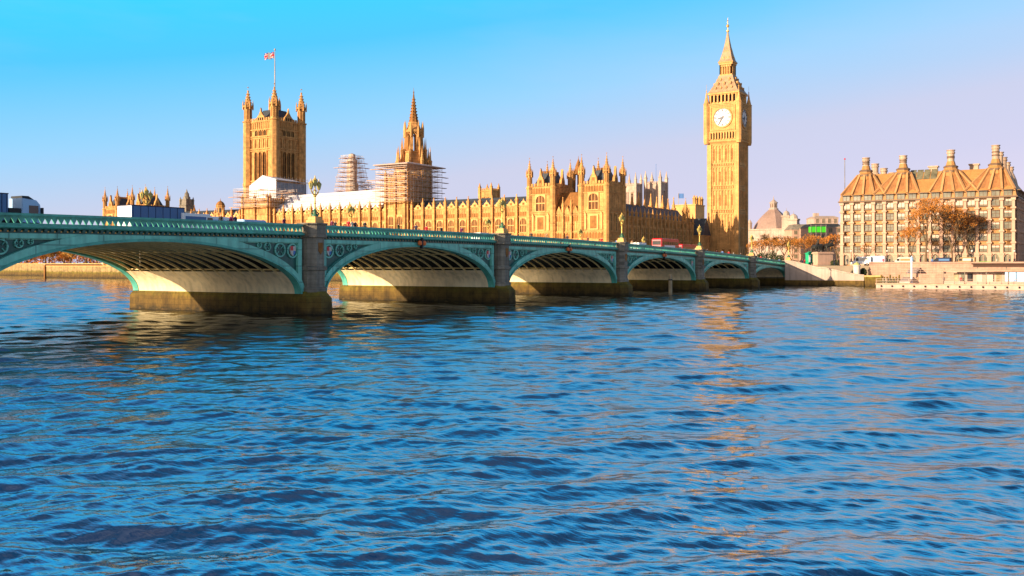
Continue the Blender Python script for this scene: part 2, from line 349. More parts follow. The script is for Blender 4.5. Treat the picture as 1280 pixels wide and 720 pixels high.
# ---------------------------------------------------------------- the bridge
spans = [28.9, 31.9, 35.05, 36.6, 35.05, 36.3, 28.9]; PW = 3.3
bridge = thing('arch_bridge', 'long green painted iron bridge of seven arches on stone piers across the river', 'bridge', (XW, YN, 0))
OX, OY = XW, YN
def bput(mb, name, m, label=None, smooth=False):
    mb.v = [(x - OX, y - OY, z) for x, y, z in mb.v]
    return mb.obj(name, m, bridge, smooth, label=label)
W_ = YS - YN
st = [278 - 3.0 * i for i in range(0, 116)]
dk, fw = MB(), MB()
rings = []
dk.loft([[(x, YN + .5, zp(x) - 1.75), (x, YS - .5, zp(x) - 1.75), (x, YS - .5, zp(x) - 1.2), (x, YN + .5, zp(x) - 1.2)] for x in st if x <= 266])
bput(dk, 'deck', M['asphalt'])
for y0, y1 in ((YN + .5, YN + 5), (YS - 5, YS - .5)):
    bput(MB().loft([[(x, y0, zp(x) - 1.19), (x, y1, zp(x) - 1.19), (x, y1, zp(x) - .85), (x, y0, zp(x) - .85)] for x in st if x <= 266]), 'footway', M['paving'])
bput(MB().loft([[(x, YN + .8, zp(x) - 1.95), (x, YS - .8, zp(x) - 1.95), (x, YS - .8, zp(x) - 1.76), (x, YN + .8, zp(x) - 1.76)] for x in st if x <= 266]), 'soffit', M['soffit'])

sp = []; s = 0.0
for w in spans: sp.append((XW - s - w, XW - s)); s += w + PW
pier_x = [(sp[i + 1][1] + sp[i][0]) / 2 for i in range(6)]
ZS = 2.25
def strip(x0, x1, y0, y1, za, zb, step=2.0):
    n = max(1, int((x1 - x0) / step)); xs = [x0 + (x1 - x0) * i / n for i in range(n + 1)]
    return [[(x, y0, zp(x) + za), (x, y1, zp(x) + za), (x, y1, zp(x) + zb), (x, y0, zp(x) + zb)] for x in xs]
for si, (xa, xb) in enumerate(sp):
    c, a = (xa + xb) / 2, (xb - xa) / 2 - 0.3
    b = zp(c) - 2.12 - ZS
    seen = si < 6
    for face in (0, 1):
        yf = YN if face == 0 else YS; sg = 1 if face == 0 else -1
        Yo = lambda d: yf + sg * d                     # d > 0 goes into the bridge
        # arch ring: main face and a proud inner roll moulding
        ring = MB(); nseg = 56
        def arc(da, db, clip):
            out = []
            for i in range(nseg + 1):
                t = math.pi * i / nseg; x = c + (a + da) * math.cos(t); z = ZS + (b + db) * math.sin(t)
                x = min(max(x, xa - .9), xb + .9)
                out.append((x, min(z, zp(x) - 1.66) if clip else z))
            return out
        i0, o0 = arc(0, 0, 0), arc(.75, .98, 1)
        ring.loft([[(p[0], Yo(-.10), p[1]), (p[0], Yo(.7), p[1]), (q[0], Yo(.7), q[1]), (q[0], Yo(-.10), q[1])] for p, q in zip(i0, o0)])
        bput(ring, 'arch_ring', M['teal_lt'])
        rl = MB(); i1, o1 = arc(-.05, -.05, 0), arc(.16, .20, 0)
        rl.loft([[(p[0], Yo(-.26), p[1]), (p[0], Yo(.75), p[1]), (q[0], Yo(.75), q[1]), (q[0], Yo(-.26), q[1])] for p, q in zip(i1, o1)])
        bput(rl, 'arch_moulding', M['teal'])
        # fascia band under the cornice, uprights beside the piers
        bput(MB().loft(strip(xa + .55, xb - .55, Yo(.02), Yo(.5), -2.02, -1.62)), 'fascia', M['teal_lt'])
        for e, x0 in ((0, xa), (1, xb - .55)):
            bput(MB().box(x0, x0 + .55, Yo(.0), Yo(.5), ZS + .8, zp(x0 + .27) - 1.62), 'upright', M['teal_lt'])
        # spandrels: dark recessed panel with rings, a border and a shield
        for e in (0, 1):
            pts = []; n = 22
            for i in range(n + 1):
                q = i / n * 0.80; x = (xa + .5 + q * a) if e == 0 else (xb - .5 - q * a)
                u = min(1.0, abs(x - c) / (a + .75)); zo = ZS + (b + .98) * math.sqrt(max(0, 1 - u * u)) - .3
                pts.append((x, min(zo, zp(x) - 1.9)))
            if e: pts = pts[::-1]
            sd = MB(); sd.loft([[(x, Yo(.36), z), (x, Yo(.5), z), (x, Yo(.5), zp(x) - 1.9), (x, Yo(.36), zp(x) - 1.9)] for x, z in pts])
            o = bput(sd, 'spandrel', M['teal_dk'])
            if face == 0 and seen:
                tr = MB(); 
                qx = 0.62
                for kk in range(4):
                    x = (xa + .55 + qx) if e == 0 else (xb - .55 - qx)
                    u = min(1, (abs(x - c) + 0.5) / (a + .75)); zo = ZS + (b + .98) * math.sqrt(1 - u * u)
                    u2 = max(0, (abs(x - c) - .45)) / (a + .75); zo = ZS + (b + .98) * math.sqrt(1 - u2 * u2); top = zp(x) - 2.02
                    r = min(.85, (top - zo) / 2 * .93)
                    if r < .16: break
                    zc = top - r - .03
                    if kk == 0:
                        r = min(.8, r); shield = (x, zc, r * .62)
                    m_ = 16
                    tr.loft([[(x + rr * math.cos(t), Yo(dd), zc + rr * math.sin(t)) for rr, dd in ((r, .2), (r, .36), (r * .8, .36), (r * .8, .2))] for t in [2 * math.pi * j / m_ for j in range(m_ + 1)]], caps=False)
                    if kk:
                        for j in range(4):
                            t = math.pi / 4 + math.pi / 2 * j
                            tr.tube([(x + r * .8 * math.cos(t), Yo(.28), zc + r * .8 * math.sin(t)), (x + r * .3 * math.cos(t), Yo(.28), zc + r * .3 * math.sin(t))], .05, 4)
                    qx += r * 2 + .22
                tr.loft([[(x, Yo(.2), zp(x) - 2.12), (x, Yo(.36), zp(x) - 2.12), (x, Yo(.36), zp(x) - 2.02), (x, Yo(.2), zp(x) - 2.02)] for x, z in pts])
                if tr.f: 
                    tr.v = [(x - OX, y - OY, z) for x, y, z in tr.v]; tr.obj('tracery', M['teal_lt'], o)
                x, zc, r = shield
                sh = MB(); outl = [(-1, 1), (1, 1), (1, .1), (.6, -.7), (0, -1.15), (-.6, -.7), (-1, .1)]
                sh.k = 0; sh.xz([(x - OX + p * r * .8, zc + q * r) for p, q in outl], Yo(.15) - OY, Yo(.34) - OY)
                sh.k = 1; sh.xz([(x - OX - r * .8, zc + r * .98), (x - OX - .02, zc + r * .98), (x - OX - .02, zc + .05 * r), (x - OX - r * .78, zc + .05 * r)], Yo(.12) - OY, Yo(.16) - OY)
                sh.k = 2; sh.xz([(x - OX + .03, zc - .02), (x - OX + r * .7, zc - .02), (x - OX + r * .5, zc - .65 * r), (x - OX + .03, zc - r)], Yo(.12) - OY, Yo(.16) - OY)
                sh.obj('shield', [M['c_cream'], M['red'], M['c_sky']], o)
        # cornice, dentils with gilded bosses
        cm = MB(); cm.loft([[(x, Yo(-.42), zp(x) - 1.04), (x, Yo(.5), zp(x) - 1.04), (x, Yo(.5), zp(x) - 1.24), (x, Yo(-.28), zp(x) - 1.24), (x, Yo(-.42), zp(x) - 1.14)] for x in [xa + (xb - xa) * i / 14 for i in range(15)]])
        bput(cm, 'cornice', M['teal'])
        dn = MB(); dn.loft(strip(xa, xb, Yo(.08), Yo(.5), -1.62, -1.24))
        nd = int((xb - xa) / .57)
        for i in range(nd):
            x = xa + (i + .5) * (xb - xa) / nd; z = zp(x)
            dn.k = 0; dn.box(x - .14, x + .14, Yo(-.12), Yo(.1), z - 1.46, z - 1.25)
            if face == 0:
                dn.k = 1; dn.box(x + .22, x + .35, Yo(.02), Yo(.1), z - 1.5, z - 1.40)
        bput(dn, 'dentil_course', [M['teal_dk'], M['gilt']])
        # parapet: rails and a panel pierced by little pointed openings
        pa = MB(); pa.loft(strip(xa, xb, Yo(-.2), Yo(.34), -.2, 0)); pa.loft(strip(xa, xb, Yo(-.08), Yo(.22), -.30, -.2)); pa.loft(strip(xa, xb, Yo(-.16), Yo(.3), -1.04, -.86))
        nh = int((xb - xa) / .57); w = (xb - xa) / nh
        for i in range(nh):
            x = xa + i * w; z = zp(x + w / 2) - .86; h = .57
            A = [(x, z), (x + w, z), (x + w, z + h), (x, z + h)]; T = [(x + .045, z + .06), (x + w - .045, z + .06), (x + w / 2, z + h - .03)]
            for d in (0, .13):
                vs = [(p, Yo(d), q) for p, q in A + T]
                pa.add(vs, [(0, 1, 5, 4), (1, 2, 6, 5), (2, 3, 6), (3, 0, 4, 6)])
            pa.add([(p, Yo(d), q) for d in (0, .13) for p, q in T], [(0, 1, 4, 3), (1, 2, 5, 4), (2, 0, 3, 5)])
        bput(pa, 'parapet', M['teal'])
    # ribs under the deck, springing walls
    nr_ = 14 if si < 6 else 8
    for k in range(nr_):
        y = YN + 1.9 + (W_ - 3.8) * k / (nr_ - 1); rb = MB(); pr = []
        for i in range(29):
            t0 = math.asin(min(1, (4.2 - ZS) / b)); t = t0 + (math.pi - 2 * t0) * i / 28
            pr.append([(c + (a + d) * math.cos(t), yy, ZS + (b + d2) * math.sin(t)) for d, d2, yy in ((0, .02, y - .08), (0, .02, y + .08), (.26, .26, y + .08), (.26, .26, y - .08))])
        rb.loft(pr); bput(rb, 'rib', M['rib'])
    for k in range(6):
        t = R(27) + R(126) * k / 5
        x, z = c + (a + .3) * math.cos(t), ZS + (b + .3) * math.sin(t)
        bput(MB().box(x - .08, x + .08, YN + .8, YS - .8, z + .0, z + .16), 'cross_beam', M['rib'])
    for e in (0, 1):
        sw = MB(); pr = []; tm = math.asin(min(1, (4.65 - ZS) / b))
        for i in range(9):
            t = tm * i / 8
            if e == 0: t = math.pi - t
            x, z = c + (a + .02) * math.cos(t), ZS + (b + .02) * math.sin(t)
            xo = xb + .4 if e else xa - .4
            pr.append([(x, YN + .65, z), (x, YS - .65, z), (xo, YS - .65, z), (xo, YN + .65, z)])
        sw.loft(pr); bput(sw, 'springing_wall', M['spring'])
for i, x in enumerate(pier_x):
    z1 = zp(x)
    bs = MB()
    plan = lambda hw, e: [(x - hw, YN - e + 1.5), (x, YN - e), (x + hw, YN - e + 1.5), (x + hw, YS + e - 1.5), (x, YS + e), (x - hw, YS + e - 1.5)]
    plan2 = lambda hw, e: [(x - hw, YN - e + 1.1), (x - hw + 1.1, YN - e), (x + hw - 1.1, YN - e), (x + hw, YN - e + 1.1), (x + hw, YS + e - 1.1), (x + hw - 1.1, YS + e), (x - hw + 1.1, YS + e), (x - hw, YS + e - 1.1)]
    bs.loft([[(p, q, z) for p, q in plan2(hw, e)] for hw, e, z in ((2.0, 2.2, -3), (1.95, 2.1, .7), (1.95, 2.05, 1.75), (1.72, 1.4, 2.5))])
    bput(bs, 'pier_base', M['tide'])
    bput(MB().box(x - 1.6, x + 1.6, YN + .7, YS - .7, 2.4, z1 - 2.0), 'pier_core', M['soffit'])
    for face in (0, 1):
        yf = YN if face == 0 else YS; sg = 1 if face == 0 else -1
        def oct_(hw, e):
            hw *= .84
            return [(x - hw, yf + sg * .9), (x - hw, yf - sg * (e - .7)), (x - hw + .7, yf - sg * e), (x + hw - .7, yf - sg * e), (x + hw, yf - sg * (e - .7)), (x + hw, yf + sg * .9)]
        pc = MB(); pr = []
        for hw, e, z in ((1.75, 1.35, 2.3), (1.75, 1.35, 2.9), (1.6, 1.2, 3.0), (1.6, 1.2, 4.75), (1.8, 1.4, 4.85), (1.8, 1.4, 5.15), (1.55, 1.15, 5.3), (1.55, 1.15, z1 - 1.5), (1.8, 1.4, z1 - 1.4), (1.8, 1.4, z1 - 1.1)):
            pr.append([(p, q, z) for p, q in oct_(hw, e)])
        pc.loft(pr); pier = bput(pc, 'pier', M['granite'])
        cp = MB(); cp.loft([[(p, q, z) for p, q in oct_(hw, e)] for hw, e, z in ((1.68, 1.3, z1 - 1.1), (1.68, 1.3, z1 - .1), (1.85, 1.45, z1), (1.85, 1.45, z1 + .15))])
        bput(cp, 'pier_cap', M['granite'])
        if face == 0:
            cp = MB(); cp.xz([(x - .32, z1 - 2.0), (x + .32, z1 - 2.0), (x + .32, z1 - 2.9), (x, z1 - 3.3), (x - .32, z1 - 2.9)], yf - 1.22, yf - 1.1)
            bput(cp, 'crest', M['gold_dk'])
# abutments
for x0, x1 in ((XW, XW + 4.2), (sp[-1][0] - 5, sp[-1][0])):
    z1 = zp((x0 + x1) / 2)
    ab = MB(); ab.box(x0, x1, YN - .9, YS + .9, -3, z1 - 1.3); bput(ab, 'abutment', M['granite'])
    for y0, y1 in ((YN - 1.1, YN + 1), (YS - 1, YS + 1.1)):
        bput(MB().box(x0 - .1, x1 + .1, y0, y1, z1 - 1.28, z1 + .25).box(x0 - .25, x1 + .25, y0 - .15, y1 + .15, z1 + .252, z1 + .42), 'abutment_cap', M['granite'])
    bput(MB().box(x0 - .3, x1 + .5, YN - 1.4, YS + 1.4, -3, 1.9), 'abutment_base', M['tide'])
# navigation lights at the crowns
for si in (2, 3, 4):
    c = (sp[si][0] + sp[si][1]) / 2; z = zp(c) - 1.5
    bput(MB().box(c - .12, c + .12, YN - .62, YN - .2, z - .9, z + .5), 'light_bracket', M['black'])
    for dx in (-.45, .45):
        o = bput(MB().lathe(c + dx, YN - .5, [(.1, z - .5), (.24, z - .42), (.28, z - .2), (.24, z + .02), (.1, z + .12)], 10), 'navigation_light', M['orange'])

# ---------------------------------------------------------------- lamps on the bridge
def make_lamp():
    t = thing('street_lamp', 'triple lantern lamp', 'street lamp', (0, 0, 0), 0, 'lamps on the bridge piers')
    MB().sq(0, 0, [(.75, 0), (.75, .35), (.6, .45), (.6, .7), (.45, .8)]).obj('pedestal', M['gold_lt'], t)
    b = MB(); b.lathe(0, 0, [(.4, .8), (.36, 1.0), (.22, 1.2), (.2, 1.45), (.3, 1.5), (.16, 1.6), (.12, 1.75)], 8)
    for k in range(4):
        a = math.pi / 2 * k + .78; b.tube([(.3 * math.cos(a), .3 * math.sin(a), .85), (.42 * math.cos(a), .42 * math.sin(a), 1.15), (.2 * math.cos(a), .2 * math.sin(a), 1.4)], [.1, .13, .05], 5)
    b.obj('base', M['lampgreen'], t)
    p = MB(); p.lathe(0, 0, [(.11, 1.75), (.10, 2.3), (.17, 2.34), (.10, 2.42), (.085, 3.1), (.2, 3.2), (.24, 3.35), (.1, 3.5), (.09, 4.0)], 8); p.obj('post', M['lampgold'], t)
    ar = MB()
    for sgn in (-1, 1):
        ar.tube([(0, 0, 3.3), (sgn * .35, 0, 3.45), (sgn * .62, 0, 3.75), (sgn * .68, 0, 3.95)], [.09, .08, .07, .06], 6)
        ar.tube([(0, 0, 4.0), (sgn * .25, 0, 3.85), (sgn * .45, 0, 3.6)], [.05, .05, .05], 5)
    ar.obj('arm', M['lampgold'], t)
    for x, z in ((-.68, 3.95), (.68, 3.95), (0, 4.35)):
        h = MB(); h.lathe(x, 0, [(.06, z - .35 if x == 0 else z), (.1, z + .02), (.18, z + .1)], 8)
        h.lathe(x, 0, [(.33, z + .72), (.35, z + .76), (.18, z + .92), (.07, z + 1.06), (.07, z + 1.14), (.02, z + 1.34)], 8)
        for k in range(8):
            a = math.pi / 4 * k + math.pi / 8; h.tube([(x + .175 * math.cos(a), .175 * math.sin(a), z + .1), (x + .35 * math.cos(a), .35 * math.sin(a), z + .72)], .022, 4)
        lo = h.obj('lantern', M['lampgold'], t)
        MB().lathe(x, 0, [(.16, z + .11), (.33, z + .71)], 8).obj('lantern_glass', M['lens'], lo)
    return t
lamp = make_lamp(); lamp.scale = (.9, .9, .93); first = True
ordn = ['over the widest nearest pier', 'over the second near pier', 'left of the red buses', 'at the clock tower left edge', 'at the clock tower right edge']
order = [5, 4, 3, 2, 1, 0]
vis = {4: 0, 3: 1, 2: 2, 1: 3, 0: 4}
for i in (4, 3, 2, 1, 0):
    lab = 'green and gold triple lamp on near parapet, ' + ordn[vis[i]]
    loc = (pier_x[i], YN - .35, zp(pier_x[i]) + .15)
    if first: lamp.location = loc; lamp['label'] = lab; first = False
    else: dup(lamp, loc, 0, lab)
south = {4: 'triple lamp on far parapet above the box lorry', 3: 'triple lamp on far parapet before the white roof', 2: 'far parapet triple lamp against the palace wing',
         1: 'far parapet triple lamp beside the red buses', 0: 'far parapet triple lamp before the clock tower base'}
for i in (4, 3, 2, 1, 0):
    dup(lamp, (pier_x[i], YS + .35, zp(pier_x[i]) + .15), 0, 'green and gold ' + south[i])
dup(lamp, (XW + 2, YN - .1, zp(XW + 2) + .42), 0, 'green and gold triple lamp on the bridge end above the stone stair')

# ---------------------------------------------------------------- gothic kit
E_FACE, N_FACE, S_FACE, W_FACE = -R(90), 0.0, R(180), R(90)   # turns of a piece modelled facing -Y
def gothic_window(w, h, nm, transoms=1, head=True, glass='leadlight', stone='gold_lt', depth=.3):
    """traceried window facing -Y, sill at z = 0, standing on the wall plane y = 0"""
    b = MB(); b.k = 1
    b.box(-w / 2, w / 2, -.04, .05, 0, h)
    b.k = 0; f = max(.12, w * .07)
    b.box(-w / 2 - f, -w / 2, -depth, .05, -.1, h).box(w / 2, w / 2 + f, -depth, .05, -.1, h)
    b.box(-w / 2 - f, w / 2 + f, -depth - .08, .05, -.3, -.1)
    if head:
        hh = min(h * .28, w * .6)
        pts = [(-w / 2 - f, h - hh)] + [(-w / 2 * (1 - t) , h - hh + hh * math.sin(t * math.pi / 2)) for t in (0, .35, .7, 1)]
        b.xz([(-w / 2 - f, h + f), (-w / 2 - f, h - hh), (-w / 2, h - hh), (-w / 2 * .8, h - hh * .35), (-w * .2, h - hh * .05), (0, h), (0, h + f)], -depth + .02, .05)
        b.xz([(0, h + f), (0, h), (w * .2, h - hh * .05), (w / 2 * .8, h - hh * .35), (w / 2, h - hh), (w / 2 + f, h - hh), (w / 2 + f, h + f)], -depth + .02, .05)
    b.box(-w / 2 - f - .08, w / 2 + f + .08, -depth - .12, .05, h + f, h + f + .18)
    m_ = max(.1, w * .05)
    for i in range(1, nm):
        x = -w / 2 + w * i / nm; b.box(x - m_ / 2, x + m_ / 2, -depth * .6, -.03, 0, h)
    for i in range(1, transoms + 1):
        z = h * i / (transoms + 1); b.box(-w / 2, w / 2, -depth * .55, -.035, z - m_, z + m_)
    return b.mesh('window', [M[stone], M[glass]])
def turret_mesh(r, hb, ht, stone='gold', slits=True, n=8):
    """octagonal turret: body to hb, open looking lantern and spirelet with crockets to ht"""
    b = MB(); L_ = ht - hb
    b.lathe(0, 0, [(r, 0), (r, hb * .55), (r * 1.1, hb * .555), (r * 1.1, hb * .57), (r, hb * .575), (r, hb - .3), (r * 1.18, hb), (r * 1.18, hb + .35), (r * .86, hb + .4), (r * .86, hb + L_ * .40), (r * 1.12, hb + L_ * .42), (r * 1.12, hb + L_ * .46), (r * .78, hb + L_ * .48), (r * .66, hb + L_ * .56), (r * .36, hb + L_ * .70), (r * .14, hb + L_ * .86), (r * .2, hb + L_ * .875), (r * .2, hb + L_ * .89), (.05, hb + L_ * .9), (.04, ht)], n)
    b.lathe(0, 0, [(.05, ht - L_ * .03), (r * .22, ht - L_ * .018), (.05, ht)], 6)
    for k in range(n):
        a = 2 * math.pi * (k + .5) / n; c, s_ = math.cos(a), math.sin(a)
        b.lathe(r * 1.05 * c, r * 1.05 * s_, [(r * .13, hb + L_ * .36), (r * .13, hb + L_ * .5), (.02, hb + L_ * .62)], 4)
        for t in (.54, .62, .7, .78):
            rr = r * (.7 - (t - .54) / .32 * .5); b.cbox(rr * c, rr * s_, r * .12, r * .12, hb + L_ * t, hb + L_ * t + r * .16)
    if slits:
        b.k = 1
        for k in range(n):
            a = 2 * math.pi * k / n; c, s_ = math.cos(a), math.sin(a); rr = r * .86 * math.cos(math.pi / n) + .012; hw = r * .86 * math.sin(math.pi / n) * .5
            z0, z1 = hb + L_ * .08, hb + L_ * .36; q = []
            for x, z in ((-hw, z0), (hw, z0), (hw, z1 - hw), (0, z1), (-hw, z1 - hw)): q.append((rr * c - x * s_, rr * s_ + x * c, z))
            b.add(q, [(0, 1, 2, 3, 4)])
    return b.mesh('turret', [M[stone], M['gold_dk'] if stone != 'portland' else M['portland_dk']])
def buttress_mesh(w, d, h, hp, stone='gold'):
    b = MB(); b.box(-w / 2, w / 2, -d, .1, 0, h * .5); b.box(-w * .44, w * .44, -d * .82, .1, h * .5, h)
    for z in (h * .5 - .2, h * .78, h - .3): b.box(-w * .58, w * .58, -d * 1.08, .1, z, z + .22)
    cy = -d * .4; b.sq(0, cy, [(w * .42, h), (w * .42, h + hp * .38), (w * .58, h + hp * .40), (w * .58, h + hp * .45), (w * .36, h + hp * .47), (w * .2, h + hp * .72), (w * .08, h + hp * .88), (w * .17, h + hp * .9), (w * .17, h + hp * .93), (.02, h + hp)])
    for sx_ in (-1, 1):
        for sy in (-1, 1): b.lathe(sx_ * w * .45, cy + sy * w * .45, [(w * .1, h + hp * .35), (w * .1, h + hp * .48), (.01, h + hp * .6)], 4)
    return b.mesh('buttress', M[stone])
def crest(b, x0, x1, y0, y1, z, hgt, pitch=.9):
    """row of merlons along a straight wall top"""
    ln = math.hypot(x1 - x0, y1 - y0); n = max(1, int(ln / pitch))
    for i in range(n):
        t = (i + .5) / n; x, y = x0 + (x1 - x0) * t, y0 + (y1 - y0) * t; q = ln / n * .3
        b.cbox(x, y, q * 2 if x1 != x0 else .4, q * 2 if y1 != y0 else .4, z, z + hgt)
def panels(b, length, z0, z1, n, proud=.12, bar=.16):
    """blind tracery facing -Y along x = 0..length: uprights with little pointed heads"""
    for i in range(n + 1):
        x = length * i / n; b.box(x - bar / 2, x + bar / 2, -proud, .02, z0, z1)
    for i in range(n):
        x = length * (i + .5) / n; w = length / n / 2
        b.xz([(x - w, z1), (x - w, z1 - w * 1.1), (x, z1 - .05)], -proud * .9, .02); b.xz([(x, z1 - .05), (x + w, z1 - w * 1.1), (x + w, z1)], -proud * .9, .02)
def turned(b, x, y, z, a): b.T = Matrix.Translation((x, y, z)) @ Matrix.Rotation(a, 4, 'Z'); return b
PAL_X = 275.0

# ---------------------------------------------------------------- palace pavilions (near one with both faces in view, and its twin at the far end)
def make_pavilion(loc, label):
    t = thing('palace_pavilion', label, 'palace', loc, 0, 'twin palace end pavilions')
    D, T, LK = 12.5, 9.6, 29.2; HT, HL = 27.0, 17.6          # wall tops over the ground at +4.6
    tm = turret_mesh(1.05, HT - .5, HT + 9.8); wl = gothic_window(3.4, 7.6, 4, 2); wt = gothic_window(3.4, 5.0, 3, 1); wn = gothic_window(1.5, 7.2, 2, 2); wn2 = gothic_window(1.3, 5.4, 2, 1, glass='glass')
    for k, y0 in enumerate((0, LK - T)):
        b = MB(); b.box(0, D, y0, y0 + T, 0, HT)
        for z in (9.3, 11.6, 17.8, 18.4, 24.2): b.box(-.28, D + .28, y0 - .28, y0 + T + .28, z, z + .3)
        for (x0, x1, ya, yb) in ((-.1, -.1, y0, y0 + T), (0, D, y0, y0)): crest(b, x0, x1, ya, yb, HT, 1.0, 1.0)
        turned(b, 0, y0 + T, 0, E_FACE); b.k = 1; b.box(1, T - 1, -.03, .02, 9.65, 11.55); b.box(1, T - 1, -.03, .02, 24.55, 26.5); b.k = 0; panels(b, T, 9.6, 11.6, 9); panels(b, T, 24.5, 26.6, 10)  # dark strips behind the tracery paint in the shade of recesses
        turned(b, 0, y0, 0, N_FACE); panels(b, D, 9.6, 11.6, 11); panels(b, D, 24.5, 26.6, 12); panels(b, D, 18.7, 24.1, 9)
        b.T = None; b.obj('wall', [M['gold'], M['gold_dk']], t)
        # steep truncated roof
        r = MB(); cy = y0 + T / 2
        r.loft([[(1.2, y0 + 1.2, HT), (D - 1.2, y0 + 1.2, HT), (D - 1.2, y0 + T - 1.2, HT), (1.2, y0 + T - 1.2, HT)], [(3.2, y0 + 3.1, HT + 4.6), (D - 3.2, y0 + 3.1, HT + 4.6), (D - 3.2, y0 + T - 3.1, HT + 4.6), (3.2, y0 + T - 3.1, HT + 4.6)]])
        ro = r.obj('roof', M['slate'], t)
        c = MB(); crest(c, 3.3, 3.3, y0 + 3.2, y0 + T - 3.2, HT + 4.6, .8, .7); crest(c, 3.3, D - 3.3, y0 + 3.2, y0 + 3.2, HT + 4.6, .8, .7); c.obj('roof_cresting', M['gold_dk'], ro)
        for x in (0.3, D - .3):
            for y in (y0 + .3, y0 + T - .3): put('turret', tm, t, (x, y, 0))
        # gablets with a niche and finial in the middle of each parapet
        for a, x, y in ((E_FACE, -.2, cy), (N_FACE, D / 2, y0 - .2)):
            g = turned(MB(), x, y, 0, a); g.xz([(-1.5, HT), (1.5, HT), (1.1, HT + 2.2), (.45, HT + 3.4), (.2, HT + 5.2), (0, HT + 6.0), (-.2, HT + 5.2), (-.45, HT + 3.4), (-1.1, HT + 2.2)], -.05, .75)
            g.k = 1; g.box(-.5, .5, -.07, .2, HT + .5, HT + 2.1); g.obj('gablet', [M['gold'], M['gold_dk']], t)
        put('window', wl, t, (-.02, cy, 1.2), E_FACE); put('window', wt, t, (-.02, cy, 18.9), E_FACE)
        if k == 0:
            for x in (2.6, 6.25, 9.9): put('window', wn, t, (x, y0 - .02, 1.4), N_FACE); put('window', wn2, t, (x, y0 - .02, 12.1), N_FACE)
        n = turned(MB(), 0, cy, 0, E_FACE)
        for sx_ in (-2.9, 2.9): n.box(sx_ - .35, sx_ + .35, -.35, 0, 12.4, 17.0); n.xz([(sx_ - .5, 17.0), (sx_ + .5, 17.0), (sx_, 18.2)], -.5, 0)
        n.box(-1.7, 1.7, -.25, 0, 12.3, 17.2); n.k = 1; n.box(-1.2, 1.2, -.28, 0, 12.7, 16.8); n.obj('carved_panel', [M['gold_lt'], M['gold_dk']], t)
    b = MB(); b.box(.5, D - .5, T, LK - T, 0, HL)
    for z in (9.3, 11.6, HL - .5): b.box(.2, D, T, LK - T, z, z + .3)
    turned(b, .5, LK - T, 0, E_FACE); b.k = 1; b.box(0, LK - 2 * T, -.03, .02, 9.65, 11.55); b.box(0, LK - 2 * T, -.03, .02, 15.2, HL - .6); b.k = 0; panels(b, LK - 2 * T, 9.6, 11.6, 9); panels(b, LK - 2 * T, 12.2, HL - .6, 12); b.T = None  # darker backing strips: recess shade put into the colour
    b.obj('wall', [M['gold'], M['gold_dk']], t)
    MB().loft([[(.8, T, HL), (.8, LK - T, HL), (5.4, LK - T, HL + 7.4), (5.4, T, HL + 7.4)], [(D - .8, T, HL), (D - .8, LK - T, HL), (5.6, LK - T, HL + 7.4), (5.6, T, HL + 7.4)]]).obj('roof', M['gold_dk'], t)
    bm_ = buttress_mesh(.75, .8, HL + .5, 5.2)
    ww = gothic_window(2.0, 7.4, 3, 2)
    for i in range(4): put('buttress', bm_, t, (.5, T + .4 + (LK - 2 * T - .8) * i / 3, 0), E_FACE)
    for i in range(3):
        y = T + .4 + (LK - 2 * T - .8) * (i + .5) / 3; put('window', ww, t, (.48, y, 1.3), E_FACE)
        g = turned(MB(), .3, y, 0, E_FACE); g.xz([(-1.1, HL), (1.1, HL), (.7, HL + 1.2), (0, HL + 2.6), (-.7, HL + 1.2)], -.05, .4); g.obj('gablet', M['gold'], t)
    return t
pv = make_pavilion((PAL_X, 135.8, 4.6), 'near golden palace pavilion, lit front and shaded side, above the third arch')
dup(pv, (PAL_X, 363.0, 4.6), 0, 'far golden palace pavilion with many turrets, peeping over the bridge at the left')

# ---------------------------------------------------------------- palace river wing
t = thing('palace_wing', 'long low golden palace wing of buttressed bays between the two turreted pavilions', 'palace', (PAL_X + 1, 165.0, 4.6))
LW = 198.0; HW = 21.0; nb = 40; bw = LW / nb
w = MB(); w.box(0, 14, 0, LW, 0, HW)
for z in (9.0, 11.4, 17.2, HW - .4): w.box(-.22, 0, 0, LW, z, z + .3)
turned(w, 0, LW, 0, E_FACE); w.k = 1; w.box(0, LW, -.03, .02, 9.35, 11.35); w.box(0, LW, -.03, .02, 17.55, 18.9); w.k = 0; panels(w, LW, 9.3, 11.4, nb * 5, .1, .14); panels(w, LW, 17.5, HW - .4, nb * 5, .1, .14); w.T = None  # dark bands between the bars colour in the shade of sunk panels
w.obj('wall', [M['gold'], M['gold_dk']], t)
MB().loft([[(2.2, 0, HW), (2.2, LW, HW), (6.8, LW, HW + 3.6), (6.8, 0, HW + 3.6)], [(13.5, 0, HW), (13.5, LW, HW), (9, LW, HW + 3.6), (9, 0, HW + 3.6)]]).obj('roof', M['slate'], t)
bm_ = buttress_mesh(.95, .95, HW + .4, 3.6); wa = gothic_window(2.7, 6.6, 4, 2); wb = gothic_window(2.5, 4.6, 4, 1)
for i in range(nb + 1): put('buttress', bm_, t, (0, i * bw, 0), E_FACE)
pp = MB(); pp.xz([(-1.75, 0), (1.75, 0), (1.75, .55), (1.15, .75), (.75, 1.35), (.3, 1.6), (0, 2.4), (-.3, 1.6), (-.75, 1.35), (-1.15, .75), (-1.75, .55)], -.1, .35); pp.k = 1; pp.box(-.45, .45, -.12, .1, .2, 1.0)
ppm = pp.mesh('gablet', [M['gold_lt'], M['gold_dk']])
for i in range(nb):
    y = (i + .5) * bw
    put('window', wa, t, (-.02, y, 2.0), E_FACE); put('window', wb, t, (-.02, y, 12.1), E_FACE); put('gablet', ppm, t, (0, y, HW), E_FACE)

